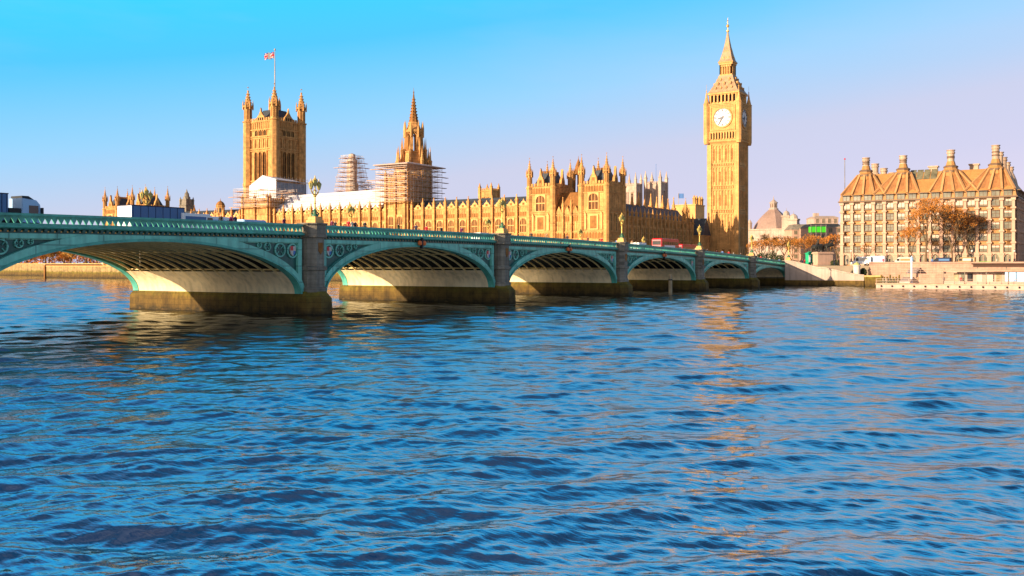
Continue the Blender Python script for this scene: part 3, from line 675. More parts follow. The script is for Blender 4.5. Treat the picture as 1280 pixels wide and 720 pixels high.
# towers flanking the middle of the river front
def flank(name, label, y0, dy, dx, h, loc_x=PAL_X):
    t = thing(name, label, 'palace tower', (loc_x, y0, 4.6))
    b = MB(); b.box(0, dx, 0, dy, 0, h)
    for z in (9.3, 11.6, 18.5, 21.5, h - 2.4, h - .4): b.box(-.25, dx + .25, -.25, dy + .25, z, z + .3)
    turned(b, 0, dy, 0, E_FACE); panels(b, dy, 21.8, h - 2.4, 8); turned(b, 0, 0, 0, N_FACE); panels(b, dx, 21.8, h - 2.4, 10); b.T = None
    crest(b, -.1, -.1, 0, dy, h, 1.0, 1.0); crest(b, 0, dx, -.1, -.1, h, 1.0, 1.0)
    b.obj('wall', M['gold'], t)
    wl = gothic_window(2.3, 7.0, 3, 1)
    for y in (dy * .29, dy * .71): put('window', wl, t, (-.02, y, 2), E_FACE); put('window', wl, t, (-.02, y, 11.9), E_FACE)
    bt = buttress_mesh(.9, .9, h, 3.0)
    for y in (0.4, dy / 2, dy - .4): put('buttress', bt, t, (0, y, 0), E_FACE)
    for x in (.4, dx / 2, dx - .4): put('buttress', bt, t, (x, 0, 0), N_FACE)
    return t
flank('palace_tower', 'stone palace tower wrapped in scaffolding, below the tall central spire', 216.2, 9.6, 15.0, 33.0, PAL_X - .6)
flank('palace_block', 'raised palace block with scaffold boards under the white wrapped box', 286.0, 15.0, 14.0, 27.0, PAL_X - .4)
x_, y_ = PAL_X + 2.2, 317.0
tr = thing('domed_turret', 'small round golden turret with domed cap above the white vans on the bridge', 'turret', (x_, y_, 24))
MB().lathe(0, 0, [(2.0, -18), (2.0, 2.6), (2.25, 2.8), (2.25, 3.2), (1.85, 3.3), (1.85, 6.0), (2.1, 6.2), (2.0, 6.6)], 8).obj('drum', M['gold'], tr)
MB().lathe(0, 0, [(1.95, 6.6), (1.7, 7.4), (1.1, 8.1), (.4, 8.5), (.15, 8.7), (.05, 9.6)], 8).obj('cap', M['gold_dk'], tr)
sl = MB()
for k in range(8):
    a = math.pi / 4 * k; c, s_ = math.cos(a), math.sin(a); rr = 1.85 * math.cos(math.pi / 8) + .02
    sl.add([(rr * c - x * s_, rr * s_ + x * c, z) for x, z in ((-.35, 3.6), (.35, 3.6), (.35, 5.2), (0, 5.8), (-.35, 5.2))], [(0, 1, 2, 3, 4)])
sl.obj('slit', M['glass'], tr)

# ---------------------------------------------------------------- north return wing in shade, up to the clock tower
t = thing('palace_side_wing', 'shaded palace side wing with slate roof between near pavilion and clock tower', 'palace', (PAL_X + 12.5, 136.4, 4.6))
LN = 62.0; HN = 16.6; nb = 18; bw = LN / nb
w = MB(); w.box(0, LN, 0, 12, 0, HN)
for z in (8.0, 9.6, HN - 2.2, HN - .3): w.box(0, LN, -.22, 0, z, z + .3)
panels(w, LN, 8.3, 9.6, nb * 4, .1, .13); panels(w, LN, HN - 1.9, HN - .3, nb * 4, .1, .13); crest(w, 0, LN, -.1, -.1, HN, .8, .8)
w.obj('wall', M['gold'], t)
MB().loft([[(0, 1.4, HN), (LN, 1.4, HN), (LN, 6, HN + 5.6), (0, 6, HN + 5.6)], [(0, 11, HN), (LN, 11, HN), (LN, 6.3, HN + 5.6), (0, 6.3, HN + 5.6)]]).obj('roof', M['slate'], t)
bm_ = buttress_mesh(.8, .8, HN + .5, 3.4); wa = gothic_window(1.9, 5.8, 3, 2, glass='glass'); wb = gothic_window(1.9, 3.9, 3, 1, glass='glass')
for i in range(nb + 1): put('buttress', bm_, t, (i * bw, 0, 0), N_FACE)
for i in range(nb): put('window', wa, t, ((i + .5) * bw, -.02, 1.4), N_FACE); put('window', wb, t, ((i + .5) * bw, -.02, 10.0), N_FACE)
pin = MB(); pin.sq(0, 0, [(.55, 0), (.55, 4.2), (.75, 4.3), (.75, 4.7), (.5, 4.8), (.28, 6.6), (.1, 8.2), (.2, 8.3), (.2, 8.5), (.02, 9.2)]); pinm = pin.mesh('chimney', M['gold'])
for i in range(8): put('chimney', pinm, t, (21 + i * 5.4, 6.2, HN + 1.5 - (.0 if i % 2 else .8)))
put('turret', turret_mesh(1.25, 17.5, 26.5), t, (LN - 4, 1.0, 0))
b = MB(); b.box(LN, LN + 9, -4, 10, 0, 12.5); b.box(LN - .2, LN + 9.2, -4.2, 10, 12.0, 12.3); b.obj('end_block', M['gold'], t)
MB().loft([[(LN - .2, -4.2, 12.5), (LN - .2, 10, 12.5), (LN + 4.4, 10, 19), (LN + 4.4, -4.2, 19)], [(LN + 9.2, -4.2, 12.5), (LN + 9.2, 10, 12.5), (LN + 4.6, 10, 19), (LN + 4.6, -4.2, 19)]]).obj('end_roof', M['slate'], t)

# ---------------------------------------------------------------- great square tower with flag
vx, vy = 377.5, 388.7                    # its corner nearest the camera
t = thing('square_tower', 'massive golden square tower with four corner turrets and a flagpole', 'tower', (vx, vy, GZ))
S = 20.6; VH = 80.0
b = MB(); b.box(0, S, 0, S, 0, VH)
bands = (12, 24, 33, 45.5, 46.6, 63.4, 64.4, 70.2, 71.2, 75.0, VH - .5)
for z in bands: b.box(-.7, S + .7, -.7, S + .7, z, z + .6)
for a, x, y in ((E_FACE, 0, S), (N_FACE, 0, 0)):
    turned(b, x, y, 0, a); panels(b, S, 64.9, 70.2, 12, .25, .35); panels(b, S, 75.5, VH - .5, 14, .4, .4); panels(b, S, 34, 45.4, 10, .2, .35)
    for xx in (S * .27, S * .425, S * .575, S * .73): b.box(xx - .38, xx + .38, -.55, 0, 34, 70); b.xz([(xx - .5, 70), (xx + .5, 70), (xx, 72)], -.5, .1)
b.T = None; crest(b, -.1, -.1, 0, S, VH, 1.8, 1.6); crest(b, 0, S, -.1, -.1, VH, 1.8, 1.6); crest(b, S, S, 0, S, VH, 1.8, 1.6)
b.obj('wall', M['gold'], t)
wv = gothic_window(2.7, 15.6, 2, 0, glass='void', depth=.8, stone='gold'); wv2 = gothic_window(2.2, 3.6, 2, 0, glass='void', depth=.5); wv3 = gothic_window(2.2, 8, 2, 1, depth=.4)
for q in (-1, 0, 1):
    for face in (0, 1):
        p = S / 2 + q * S * .158
        loc = (-.02, p) if face == 0 else (p, -.02); a = E_FACE if face == 0 else N_FACE
        put('window', wv, t, (*loc, 47.3), a); put('window', wv2, t, (*loc, 71.4), a); put('window', wv3, t, (*loc, 36), a)
tm = turret_mesh(2.75, VH, 100.0)
for x in (0, S):
    for y in (0, S): put('turret', tm, t, (x, y, 0))
MB().loft([[(1.5, 1.5, VH), (S - 1.5, 1.5, VH), (S - 1.5, S - 1.5, VH), (1.5, S - 1.5, VH)], [(6, 6, VH + 7), (S - 6, 6, VH + 7), (S - 6, S - 6, VH + 7), (6, S - 6, VH + 7)]]).obj('roof', M['slate'], t)
for a, x, y in ((E_FACE, -.4, S / 2), (N_FACE, S / 2, -.4)):
    g = turned(MB(), x, y, 0, a); g.xz([(-3.4, VH), (3.4, VH), (2.9, VH + 2.2), (1.6, VH + 3.4), (.5, VH + 5), (0, VH + 7.4), (-.5, VH + 5), (-1.6, VH + 3.4), (-2.9, VH + 2.2)], -.1, .8); g.k = 1
    for q in (-1.6, 0, 1.6): g.box(q - .45, q + .45, -.14, .0, VH + .4, VH + 2.0)
    g.obj('gablet', [M['gold'], M['void']], t)
cr_ = MB(); cr_.lathe(S / 2, S / 2, [(3.0, VH + 6), (3.0, VH + 9.5), (3.4, VH + 9.8), (2.2, VH + 12.5), (.9, VH + 17), (.35, VH + 19)], 8)
for k in range(8): a = math.pi / 4 * k; cr_.lathe(S / 2 + 3 * math.cos(a), S / 2 + 3 * math.sin(a), [(.4, VH + 6), (.4, VH + 10.5), (.05, VH + 13)], 4)
cr_.obj('crown', M['gold'], t)
fp = MB(); fp.lathe(S / 2, S / 2, [(.38, VH + 8), (.3, VH + 30), (.16, VH + 41), (.5, VH + 41.2), (.5, VH + 41.9), (.05, VH + 42.3)], 8); fpo = fp.obj('flagpole', M['portland_dk'], t)
fl = MB(); fa = Vector((-RV[0], -RV[1])).normalized()     # streams across the wind
def fpt(u, v, d=0):
    w_ = .35 * math.sin(u * 1.9 + .5); nx, ny = -fa.y, fa.x
    return (S / 2 + fa.x * (.35 + u) + nx * (w_ + d), S / 2 + fa.y * (.35 + u) + ny * (w_ + d), VH + 36.6 + v - u * .14 + .15 * math.sin(u * 2.2))
def fstrip(p0, p1, hw, d, k):
    fl.k = k; n = 9; dx, dz = p1[0] - p0[0], p1[1] - p0[1]; l_ = math.hypot(dx, dz); px, pz = -dz / l_ * hw, dx / l_ * hw
    for sd in (-1, 1):
        vs = []
        for i in range(n + 1):
            u, v = p0[0] + dx * i / n, p0[1] + dz * i / n
            for q in (-1, 1): vs.append(fpt(min(5.6, max(0, u + px * q)), min(3.6, max(0, v + pz * q)), d * sd))
        fl.add(vs, [(2 * i, 2 * i + 1, 2 * i + 3, 2 * i + 2) for i in range(n)])
fstrip((0, 1.8), (5.6, 1.8), 1.8, .004, 0)
for p0, p1 in (((0, 0), (5.6, 3.6)), ((0, 3.6), (5.6, 0))): fstrip(p0, p1, .40, .012, 1); fstrip(p0, p1, .24, .018, 2)
for p0, p1 in (((0, 1.8), (5.6, 1.8)), ((2.8, 0), (2.8, 3.6))): fstrip(p0, p1, .78, .024, 1); fstrip(p0, p1, .62, .03, 2)
fl.obj('flag', [M['flagblue'], M['c_cream'], M['flagred']], fpo)

# ---------------------------------------------------------------- central octagonal spire
CS = 1.22
t = thing('central_spire', 'tall pointed golden gothic spire with open lantern rising behind scaffolding', 'spire', (340.5, 264, GZ))
b = MB(); b.lathe(0, 0, [(6.6, 0), (6.6, 41), (7.0, 41.3), (7.0, 42.2), (5.2, 43)], 8); b.obj('drum', M['gold'], t); t.scale = (CS, CS, 1)
c = MB()
for k in range(8):
    a = math.pi / 4 * k + math.pi / 8; cx, cy = math.cos(a), math.sin(a)
    c.lathe(6.2 * cx, 6.2 * cy, [(.75, 38), (.75, 46), (.95, 46.2), (.5, 47), (.12, 52), (.02, 53)], 6)
    c.lathe(4.6 * cx, 4.6 * cy, [(.5, 42), (.5, 51), (.65, 51.2), (.3, 52), (.02, 57)], 6)
    c.tube([(6.0 * cx, 6.0 * cy, 45), (4.4 * cx, 4.4 * cy, 48.5), (3.2 * cx, 3.2 * cy, 51)], [.4, .4, .3], 4)
c.lathe(0, 0, [(4.9, 42.5), (4.2, 46), (3.8, 50), (4.1, 50.2), (4.1, 50.8)], 8); c.obj('pinnacle_crown', M['gold'], t)
c = MB()
for k in range(8):
    a = math.pi / 4 * k + math.pi / 8; cx, cy = math.cos(a), math.sin(a)
    c.tube([(3.2 * cx, 3.2 * cy, 50.5), (2.7 * cx, 2.7 * cy, 59.5)], [.85, .75], 4); c.lathe(3.5 * cx, 3.5 * cy, [(.42, 57), (.42, 61), (.02, 64.5)], 4)
    a2 = a + math.pi / 8
    c.tube([(3.2 * cx, 3.2 * cy, 57.4), (3.05 * math.cos(a2), 3.05 * math.sin(a2), 58.9), (3.2 * math.cos(a + math.pi / 4), 3.2 * math.sin(a + math.pi / 4), 57.4)], [.3, .3, .3], 4)
c.lathe(0, 0, [(3.5, 59.2), (3.6, 59.5), (3.6, 60.3), (2.9, 60.5), (2.0, 63), (2.1, 63.2), (2.1, 63.8), (1.7, 64)], 8); c.obj('lantern', M['gold'], t)
c = MB(); c.lathe(0, 0, [(1.75, 63.8), (1.3, 67), (1.4, 67.2), (1.1, 67.6), (.55, 73), (.15, 77.2), (.35, 77.4), (.1, 77.8), (.03, 79.5)], 8)
for k in range(8):
    a = math.pi / 4 * k + math.pi / 8
    for q in range(8): rr = 1.6 - q * .16; c.cbox(rr * math.cos(a), rr * math.sin(a), .3, .3, 64.5 + q * 1.35, 64.9 + q * 1.35)
c.obj('spire', M['gold_dk'], t)

# ---------------------------------------------------------------- clock tower
t = thing('clock_tower', 'tall golden clock tower with pointed roof, its front sunlit and right side shaded', 'clock tower', (360.4, 122.2, GZ)); t.scale = (.87, .94, .933)
# local origin: corner of the sunlit and the shaded face; x runs west, y upstream
S = 12.0; zc = 61.6
b = MB(); b.box(0, S, 0, S, 0, 50.5)
for z in (7.5, 15.6, 21.6, 23.2, 31.6, 33.2, 41.2, 42.6): b.box(-.22, S + .22, -.22, S + .22, z, z + .4)
for x in (0, S):
    for y in (0, S):
        b.box(x - .75 if x == 0 else x - 1.1, x + 1.1 if x == 0 else x + .75, y - .75 if y == 0 else y - 1.1, y + 1.1 if y == 0 else y + .75, 0, 50.6)
for a, x, y in ((E_FACE, 0, S), (N_FACE, 0, 0), (S_FACE, S, S), (W_FACE, S, 0)):
    turned(b, x, y, 0, a)
    b.k = 1
    for z in (21.95, 31.95, 41.55): b.box(1.5, 10.5, -.04, .02, z + .1, z + 1.2)  # dark strips paint recess shade behind the carved bands
    b.k = 0
    for z0, z1 in ((23.6, 31.5), (33.6, 41.1), (43, 50.2), (16, 21.5), (8, 15.5)):
        for i in range(8):
            xx = 1.5 + 9.0 * i / 7; b.box(xx - .17, xx + .17, -.34, .02, z0, z1)
        for i in range(7):
            xx = 1.5 + 9.0 * (i + .5) / 7; w_ = 9 / 14; b.xz([(xx - w_, z1), (xx - w_, z1 - .7), (xx, z1 - .05)], -.3, .02); b.xz([(xx, z1 - .05), (xx + w_, z1 - .7), (xx + w_, z1)], -.3, .02)
    for z in (21.9, 31.9, 41.5):
        for i in range(12): xx = 1.5 + 9 * (i + .5) / 12; b.box(xx - .24, xx + .24, -.36, .02, z + .2, z + 1.1)
b.T = None; b.obj('shaft', [M['tower'], M['gold_dk']], t)
sl = MB()
for a, x, y in ((E_FACE, 0, S), (N_FACE, 0, 0)):
    turned(sl, x, y, 0, a)
    for z0, z1 in ((25, 29.5), (35, 39.2), (44, 48.8)):
        for i in (0, 2, 4, 6): xx = 1.5 + 9.0 * (i + .5) / 7; sl.box(xx - .2, xx + .2, -.03, .0, z0, z1)
    for xx in (3.2, 6, 8.8): sl.box(xx - .55, xx + .55, -.03, 0, 3, 6.8)
sl.T = None; sl.obj('slit_window', M['gold_dk'], t)
# clock stage
b = MB(); e = .9
b.box(-e, S + e, -e, S + e, 52.0, 67.0)
b.sq(S / 2, S / 2, [(S / 2 + .1, 50.2), (S / 2 + .5, 51.0), (S / 2 + e + .35, 51.7), (S / 2 + e + .35, 52.2)])
for z, q in ((55.6, .3), (66.6, .45), (67.2, .6)): b.box(-e - q, S + e + q, -e - q, S + e + q, z, z + .5)
for x in (-e, S + e):
    for y in (-e, S + e):
        b.lathe(x, y, [(1.0, 50.8), (1.25, 52), (1.25, 67.5), (1.4, 67.8), (1.0, 68.2), (.5, 70.4), (.12, 73.0), (.25, 73.2), (.05, 73.6), (.04, 76)], 8)
for a, x, y in ((E_FACE, -e, S + e), (N_FACE, -e, -e), (S_FACE, S + e, S + e), (W_FACE, S + e, -e)):
    turned(b, x, y, 0, a); W2 = S + 2 * e
    for i in range(10): xx = 1.6 + (W2 - 3.2) * i / 9; b.box(xx - .28, xx + .28, -.45, .02, 52.6, 55.6)
    for xx in (1.75, W2 - 1.75): b.box(xx - .3, xx + .3, -.4, .02, 56.1, 66.6)
    for z in (56.3, 66.0): b.box(1.6, W2 - 1.6, -.35, .02, z, z + .5)
b.T = None; stage = b.obj('clock_stage', M['tower'], t)
for a, x, y in ((E_FACE, -e, S + e), (N_FACE, -e, -e)):
    gl = turned(MB(), x, y, 0, a)
    for i in range(9): xx = 1.6 + (S + 2 * e - 3.2) * (i + .5) / 9; gl.box(xx - .36, xx + .36, -.05, 0, 52.9, 55.3)
    gl.obj('arcade_opening', M['void'], t)
def dial(a, x, y, lab):
    W2 = S + 2 * e
    T = Matrix.Translation((x, y, 0)) @ Matrix.Rotation(a, 4, 'Z') @ Matrix.Translation((W2 / 2, -.02, zc))
    def disc(b_, r, d, n=40): b_.loft([[(r * math.cos(2 * math.pi * j / n), yy, r * math.sin(2 * math.pi * j / n)) for j in range(n)] for yy in (0, -d)])
    f = MB(); f.T = T; f.box(-4.75, 4.75, -.10, .0, -4.75, 4.75)
    n = 40; f.loft([[(rr * math.cos(q), -dd, rr * math.sin(q)) for rr, dd in ((4.3, .1), (4.3, .5), (3.75, .5), (3.75, .1))] for q in [2 * math.pi * j / n for j in range(n + 1)]], caps=False)
    fr = f.obj('dial_frame', M['tower'], t)
    d = MB(); d.T = T; disc(d, 3.78, .18); do = d.obj('clock_dial', M['dial'], t, label=lab)
    k = MB(); k.T = T
    for rr in (3.55, 2.55):
        k.loft([[(q_ * math.cos(q), -dd, q_ * math.sin(q)) for q_, dd in ((rr + .07, .18), (rr + .07, .2), (rr - .07, .2), (rr - .07, .18))] for q in [2 * math.pi * j / n for j in range(n + 1)]], caps=False)
    for h in range(12):
        q = math.pi / 6 * h
        for off in ((-.05, .05) if h % 3 else (-.09, 0, .09)):
            qa = q + off; k.tube([(2.7 * math.sin(qa), -.2, 2.7 * math.cos(qa)), (3.4 * math.sin(qa), -.2, 3.4 * math.cos(qa))], .10, 4)
        k.tube([(.5 * math.sin(q), -.19, .5 * math.cos(q)), (2.45 * math.sin(q), -.19, 2.45 * math.cos(q))], .02, 4)
    k.obj('dial_numeral', M['dialink'], do)
    def hand(nm, ang, l_, w_, d_):
        m_ = MB(); m_.T = T @ Matrix.Rotation(R(ang), 4, 'Y'); m_.xz([(-w_, -l_ * .22), (w_, -l_ * .22), (w_ * 1.1, l_ * .5), (w_ * .3, l_), (-w_ * .3, l_), (-w_ * 1.1, l_ * .5)], -d_ - .06, -d_); m_.obj(nm, M['dialink'], do)
    hand('hour_hand', 257, 2.4, .34, .28); hand('minute_hand', 210, 3.5, .24, .38)
dial(E_FACE, -e, S + e, 'sunlit white clock dial'); dial(N_FACE, -e, -e, 'shaded bluish clock dial')
# belfry arcade and roofs
b = MB(); b.box(.2, S - .2, .2, S - .2, 67.6, 68.4); b.box(-.6, S + .6, -.6, S + .6, 71.6, 72.3); b.box(1.0, S - 1.0, 1.0, S - 1.0, 68, 72)
for a, x, y in ((E_FACE, 0, S), (N_FACE, 0, 0), (S_FACE, S, S), (W_FACE, S, 0)):
    turned(b, x, y, 0, a)
    for i in range(8): xx = .5 + (S - 1) * i / 7; b.box(xx - .28, xx + .28, -.25, .6, 67.7, 71.6)
    for i in range(7): xx = .5 + (S - 1) * (i + .5) / 7; w_ = (S - 1) / 14; b.xz([(xx - w_, 71.6), (xx - w_, 70.6), (xx, 71.55)], -.2, .5); b.xz([(xx, 71.55), (xx + w_, 70.6), (xx + w_, 71.6)], -.2, .5)
b.T = None; b.obj('belfry', M['tower'], t)
MB().box(.95, S - .95, .95, S - .95, 68.3, 71.5).obj('belfry_opening', M['black'], t)
h = S / 2
b = MB(); b.sq(h, h, [(h + .7, 72.3), (h + .1, 73.0), (h - .9, 74.8), (h - 2.0, 77.0), (h - 2.9, 79.3), (h - 2.9, 79.8)]); rf = b.obj('lower_roof', M['iron_roof'], t)
dm = MB(); dm.box(-.32, .32, 0, 1.5, 0, .75); dm.xz([(-.45, .75), (.45, .75), (0, 1.35)], -.1, 1.5); dm.k = 1; dm.box(-.18, .18, -.02, 0, .1, .62); dmm = dm.mesh('dormer', [M['tower'], M['black']])
for a, x, y in ((E_FACE, 0, S), (N_FACE, 0, 0), (S_FACE, S, S), (W_FACE, S, 0)):
    for z, n_, s0, yy in ((73.6, 4, 2.6, .1), (75.6, 3, 3.3, .9), (77.4, 2, 4.2, 1.9)):
        for i in range(n_):
            p = Matrix.Translation((x, y, 0)) @ Matrix.Rotation(a, 4, 'Z') @ Vector((s0 + (S - 2 * s0) * i / (n_ - 1), yy, z)); put('dormer', dmm, rf, p, a)
b = MB(); b.box(h - 2.7, h + 2.7, h - 2.7, h + 2.7, 79.8, 80.4); b.box(h - 2.9, h + 2.9, h - 2.9, h + 2.9, 84.4, 85.2)
b.box(h - 3.2, h + 3.2, h - 3.2, h + 3.2, 85.2, 85.6)
for i in range(6):
    q = -2.5 + i
    for px, py in ((q, -2.5), (q, 2.5), (-2.5, q), (2.5, q)): b.cbox(h + px, h + py, .38, .38, 80.4, 84.4)
b.box(h - 2.5, h + 2.5, h - 2.5, h + 2.5, 83.6, 84.4); b.cbox(h, h, 3.4, 3.4, 80.4, 84.4)
b.obj('roof_lantern', M['tower'], t)
b = MB(); b.sq(h, h, [(3.25, 85.6), (2.6, 86.6), (1.9, 89.2), (1.15, 92.6), (.55, 96.2), (.22, 98.6)]); usp = b.obj('upper_spire', M['iron_roof'], t)
d2 = MB()
for a in (E_FACE, N_FACE, S_FACE, W_FACE):
    d2.T = Matrix.Translation((h, h, 0)) @ Matrix.Rotation(a, 4, 'Z')
    for xx, yy, z in ((-1.2, 2.5, 86.9), (0, 2.5, 86.9), (1.2, 2.5, 86.9), (-.5, 1.75, 89.7), (.5, 1.75, 89.7), (0, 1.1, 92.6)): d2.box(xx - .2, xx + .2, -yy, -yy + .8, z, z + .6); d2.xz([(xx - .3, z + .6), (xx + .3, z + .6), (xx, z + 1.0)], -yy - .05, -yy + .8)
d2.T = None; d2.obj('spire_gablets', M['tower'], usp)
MB().lathe(h, h, [(.24, 98.4), (.6, 98.8), (.6, 99.2), (.15, 99.5), (.12, 100.4), (.5, 100.7), (.62, 101.1), (.5, 101.5), (.12, 101.8), (.1, 103), (.35, 103.2), (.06, 103.6), (.04, 104.6)], 8).box(h - .7, h + .7, h - .06, h + .06, 102.4, 102.6).obj('finial', M['gilt'], t)

# openwork ventilating turret between the near pavilion's towers
x, y = P(723, 330); t = thing('openwork_turret', 'slim open lantern turret between the two towers of the near pavilion', 'turret', (x, y, 4.6))
z0 = zz(243, 330) - 4.6
MB().lathe(0, 0, [(2.2, 8), (2.2, z0), (2.5, z0 + .2), (2.5, z0 + .7), (.6, z0 + .8)], 8).obj('drum', M['gold'], t)
c = MB()
for k in range(8):
    a = math.pi / 4 * k + math.pi / 8; cx, cy = math.cos(a), math.sin(a)
    c.tube([(1.9 * cx, 1.9 * cy, z0 + .6), (1.7 * cx, 1.7 * cy, z0 + 7)], .26, 4); c.lathe(2.0 * cx, 2.0 * cy, [(.25, z0 + 5.6), (.25, z0 + 7.6), (.02, z0 + 9)], 4)
c.lathe(0, 0, [(1.95, z0 + 6.8), (2.0, z0 + 7.4), (1.3, z0 + 8.2), (1.1, z0 + 9.6), (.6, z0 + 11), (.12, z0 + 12.2), (.04, z0 + 13.2)], 8); c.obj('lantern', M['gold_dk'], t)

# ---------------------------------------------------------------- scaffolding and sheeting
def scaffold(name, label, loc, dx, dy, z0, z1, lift=2.0, roof=None, jut=1.2, seed=1, taper=0.0):
    t = thing(name, label, 'scaffolding', loc); rg = random.Random(seed)
    fr = MB(); nz = int((z1 - z0) / lift); nx, ny = max(2, int(dx / 2.4)), max(2, int(dy / 2.4))
    per = [(dx * i / nx, s * dy) for i in range(nx + 1) for s in (0, 1)] + [(s * dx, dy * i / ny) for i in range(1, ny) for s in (0, 1)]
    per += [(x + (-1.2 if x == 0 else 1.2 if x == dx else 0), y + (-1.2 if y == 0 else 1.2 if y == dy else 0)) for x, y in per]
    cx, cy = dx / 2, dy / 2
    for x, y in per:
        zt = z1 + rg.uniform(.2, 1.4)
        k = 1 - taper; fr.tube([(x, y, z0), (cx + (x - cx) * k, cy + (y - cy) * k, zt)], .06, 4)
    for i in range(nz + 1):
        z = z0 + i * lift; k = 1 - taper * (z - z0) / (z1 - z0); X0, X1, Y0, Y1 = cx - (cx + 1.2) * k, cx + (cx + 1.2) * k, cy - (cy + 1.2) * k, cy + (cy + 1.2) * k
        for zz_ in (z + .5, z + 1.0): fr.box(X0, X1, Y0 - .05, Y0 + .05, zz_, zz_ + .09).box(X0, X1, Y1 - .05, Y1 + .05, zz_, zz_ + .09).box(X0 - .05, X0 + .05, Y0, Y1, zz_ + .1, zz_ + .19).box(X1 - .05, X1 + .05, Y0, Y1, zz_ + .1, zz_ + .19)
        j = jut * rg.uniform(.2, 1.6)
        p = MB()
        for a in ((X0 - j * .2, X1 + j, Y0, Y0 + 1.1), (X0, X1, Y1 - 1.1, Y1), (X0, X0 + 1.1, Y0 + 1.1, Y1 - 1.1 + 0), (X1 - 1.1, X1, Y0 + 1.1, Y1 - 1.1)):
            p.box(a[0], a[1], a[2], a[3], z - .1, z + .08)
        p.box(X0 - j, X0, Y0, Y0 + 1.2, z - .1, z + .08) if i % 2 else p.box(X0, X0 + 1.1, Y1, Y1 + j, z - .1, z + .08)
        p.obj('platform', M['plank'], t)
    for i in range(nz):
        z = z0 + i * lift
        for q in range(1):
            y = -1.2 + (dy + 2.4) * rg.random() * .7; fr.tube([(-1.25, y, z), (-1.25, y + 2.2, z + lift)], .05, 4)
            x = -1.2 + (dx + 2.4) * rg.random() * .7; fr.tube([(x, -1.25, z), (x + 2.2, -1.25, z + lift)], .07, 4)
    fr.obj('pole_frame', M['steel'], t)
    if roof:
        X0, X1, Y0, Y1 = -2.2, dx + 2.2, -2.2, dy + 1.6
        r = MB(); r.loft([[(X0, Y0, z1 + .2), (X1, Y0, z1 + .2), (X1, Y1, z1 + .2), (X0, Y1, z1 + .2)], [(X0, Y0, z1 + .5), (X1, Y0, z1 + .5), (X1, Y1, z1 + .5), (X0, Y1, z1 + .5)], [(cx - 1, cy - .5, z1 + roof), (cx + 1, cy - .5, z1 + roof), (cx + 1, cy + .5, z1 + roof), (cx - 1, cy + .5, z1 + roof)]])
        r.obj('sheet_roof', M['pale'], t)
    return t
scaffold('scaffolding', 'tall cage of scaffolding with sheeted roof below the central spire', (PAL_X - 2.6, 214.6, 4.6), 19.0, 12.0, 24.0, 37.0, 2.0, roof=2.2, jut=3.0)
sx_, sy_ = P(440, 428)
t = thing('small_spire', 'slim pale turret half hidden inside stepped scaffolding behind the white roof', 'turret', (sx_, sy_, GZ))
MB().lathe(0, 0, [(3, 0), (3, 36), (2.4, 37), (2.4, 46), (2.6, 46.2), (2.6, 47), (1.6, 47.4), (1.5, 49.5), (.3, 50)], 8).obj('shaft', M['portland_dk'], t)
scaffold('scaffolding', 'stepped narrow scaffolding around a slim turret behind the white roof', (sx_ - 4.6, sy_ - 4.6, GZ), 9.2, 9.2, 31, 48, 2.1, jut=2.0, seed=5, taper=.40)
scaffold('scaffolding', 'low wide scaffold deck joining the slim turret and the scaffolded tower', (sx_ + 4, sy_ - 24, GZ), 5, 20, 28, 36, 2.0, jut=2, seed=9)
# long white temporary roof over the wing
t = thing('temporary_roof', 'long white sheeted temporary roof over the palace wing', 'sheeting', (PAL_X + 2.5, 230, 4.6))
r = MB(); n = 14
for i in range(n):
    y0, y1 = 57 * i / n, 57 * (i + 1) / n - .04
    r.loft([[(0, y, 22.6), (0, y, 23.3), (9, y, 30.2 - y * .012), (18, y, 23.3), (18, y, 22.6)] for y in (y0, y1)])
r.obj('sheet', M['white'], t)
e = MB(); e.box(-1.0, .2, 0, 57, 22.2, 22.5)
for i in range(15): e.box(-.9, -.8, 57 * i / 14 - .05, 57 * i / 14 + .05, 22.5, 23.8)
e.obj('gutter_walkway', M['plank'], t)
# white wrapped box before the square tower
bx, by = P(345, 460)
t = thing('wrapped_scaffold', 'white wrapped gabled scaffold box in front of the square tower', 'sheeting', (bx, by, GZ))
b = MB(); b.yz([(0, 31.4), (18.2, 31.4), (18.2, 38.6), (9.1, 43.4), (0, 41.2)], 0, .35); b.obj('front_sheet', M['white'], t)
b = MB(); b.box(.35, 20.5, -.02, .3, 31.4, 40.2); b.obj('side_netting', M['grey_sheet'], t)
b = MB(); b.loft([[(0, -.1, 41.2), (20.6, -.1, 40.4), (20.6, 9.1, 42.6), (0, 9.1, 43.5)], [(0, -.1, 41.5), (20.6, -.1, 40.7), (20.6, 9.1, 42.9), (0, 9.1, 43.8)]]); b.loft([[(0, 9.1, 43.5), (20.6, 9.1, 42.6), (20.6, 18.3, 38.2), (0, 18.3, 38.6)], [(0, 9.1, 43.8), (20.6, 9.1, 42.9), (20.6, 18.3, 38.5), (0, 18.3, 38.9)]]); b.obj('roof_sheet', M['white'], t)
b = MB()
for z in (30.9, 40.9): b.box(-1, 21, -1, -.1, z, z + .25)
for i in range(9): b.tube([(i * 2.6, -.5, 31), (i * 2.6, -.5, 43)], .08, 4)
b.box(-1, 21, -.55, -.45, 42.2, 42.3); b.obj('edge_scaffold', M['steel'], t)
MB().box(1, 20, 1, 17.5, 0, 31.3).obj('backing_block', M['gold'], t)
scaffold('scaffolding', 'low scaffold boards across the palace block under the white wrapped box', (PAL_X - 2, 285, 4.6), 14, 17, 24.5, 31, 2.1, jut=2.5, seed=3)

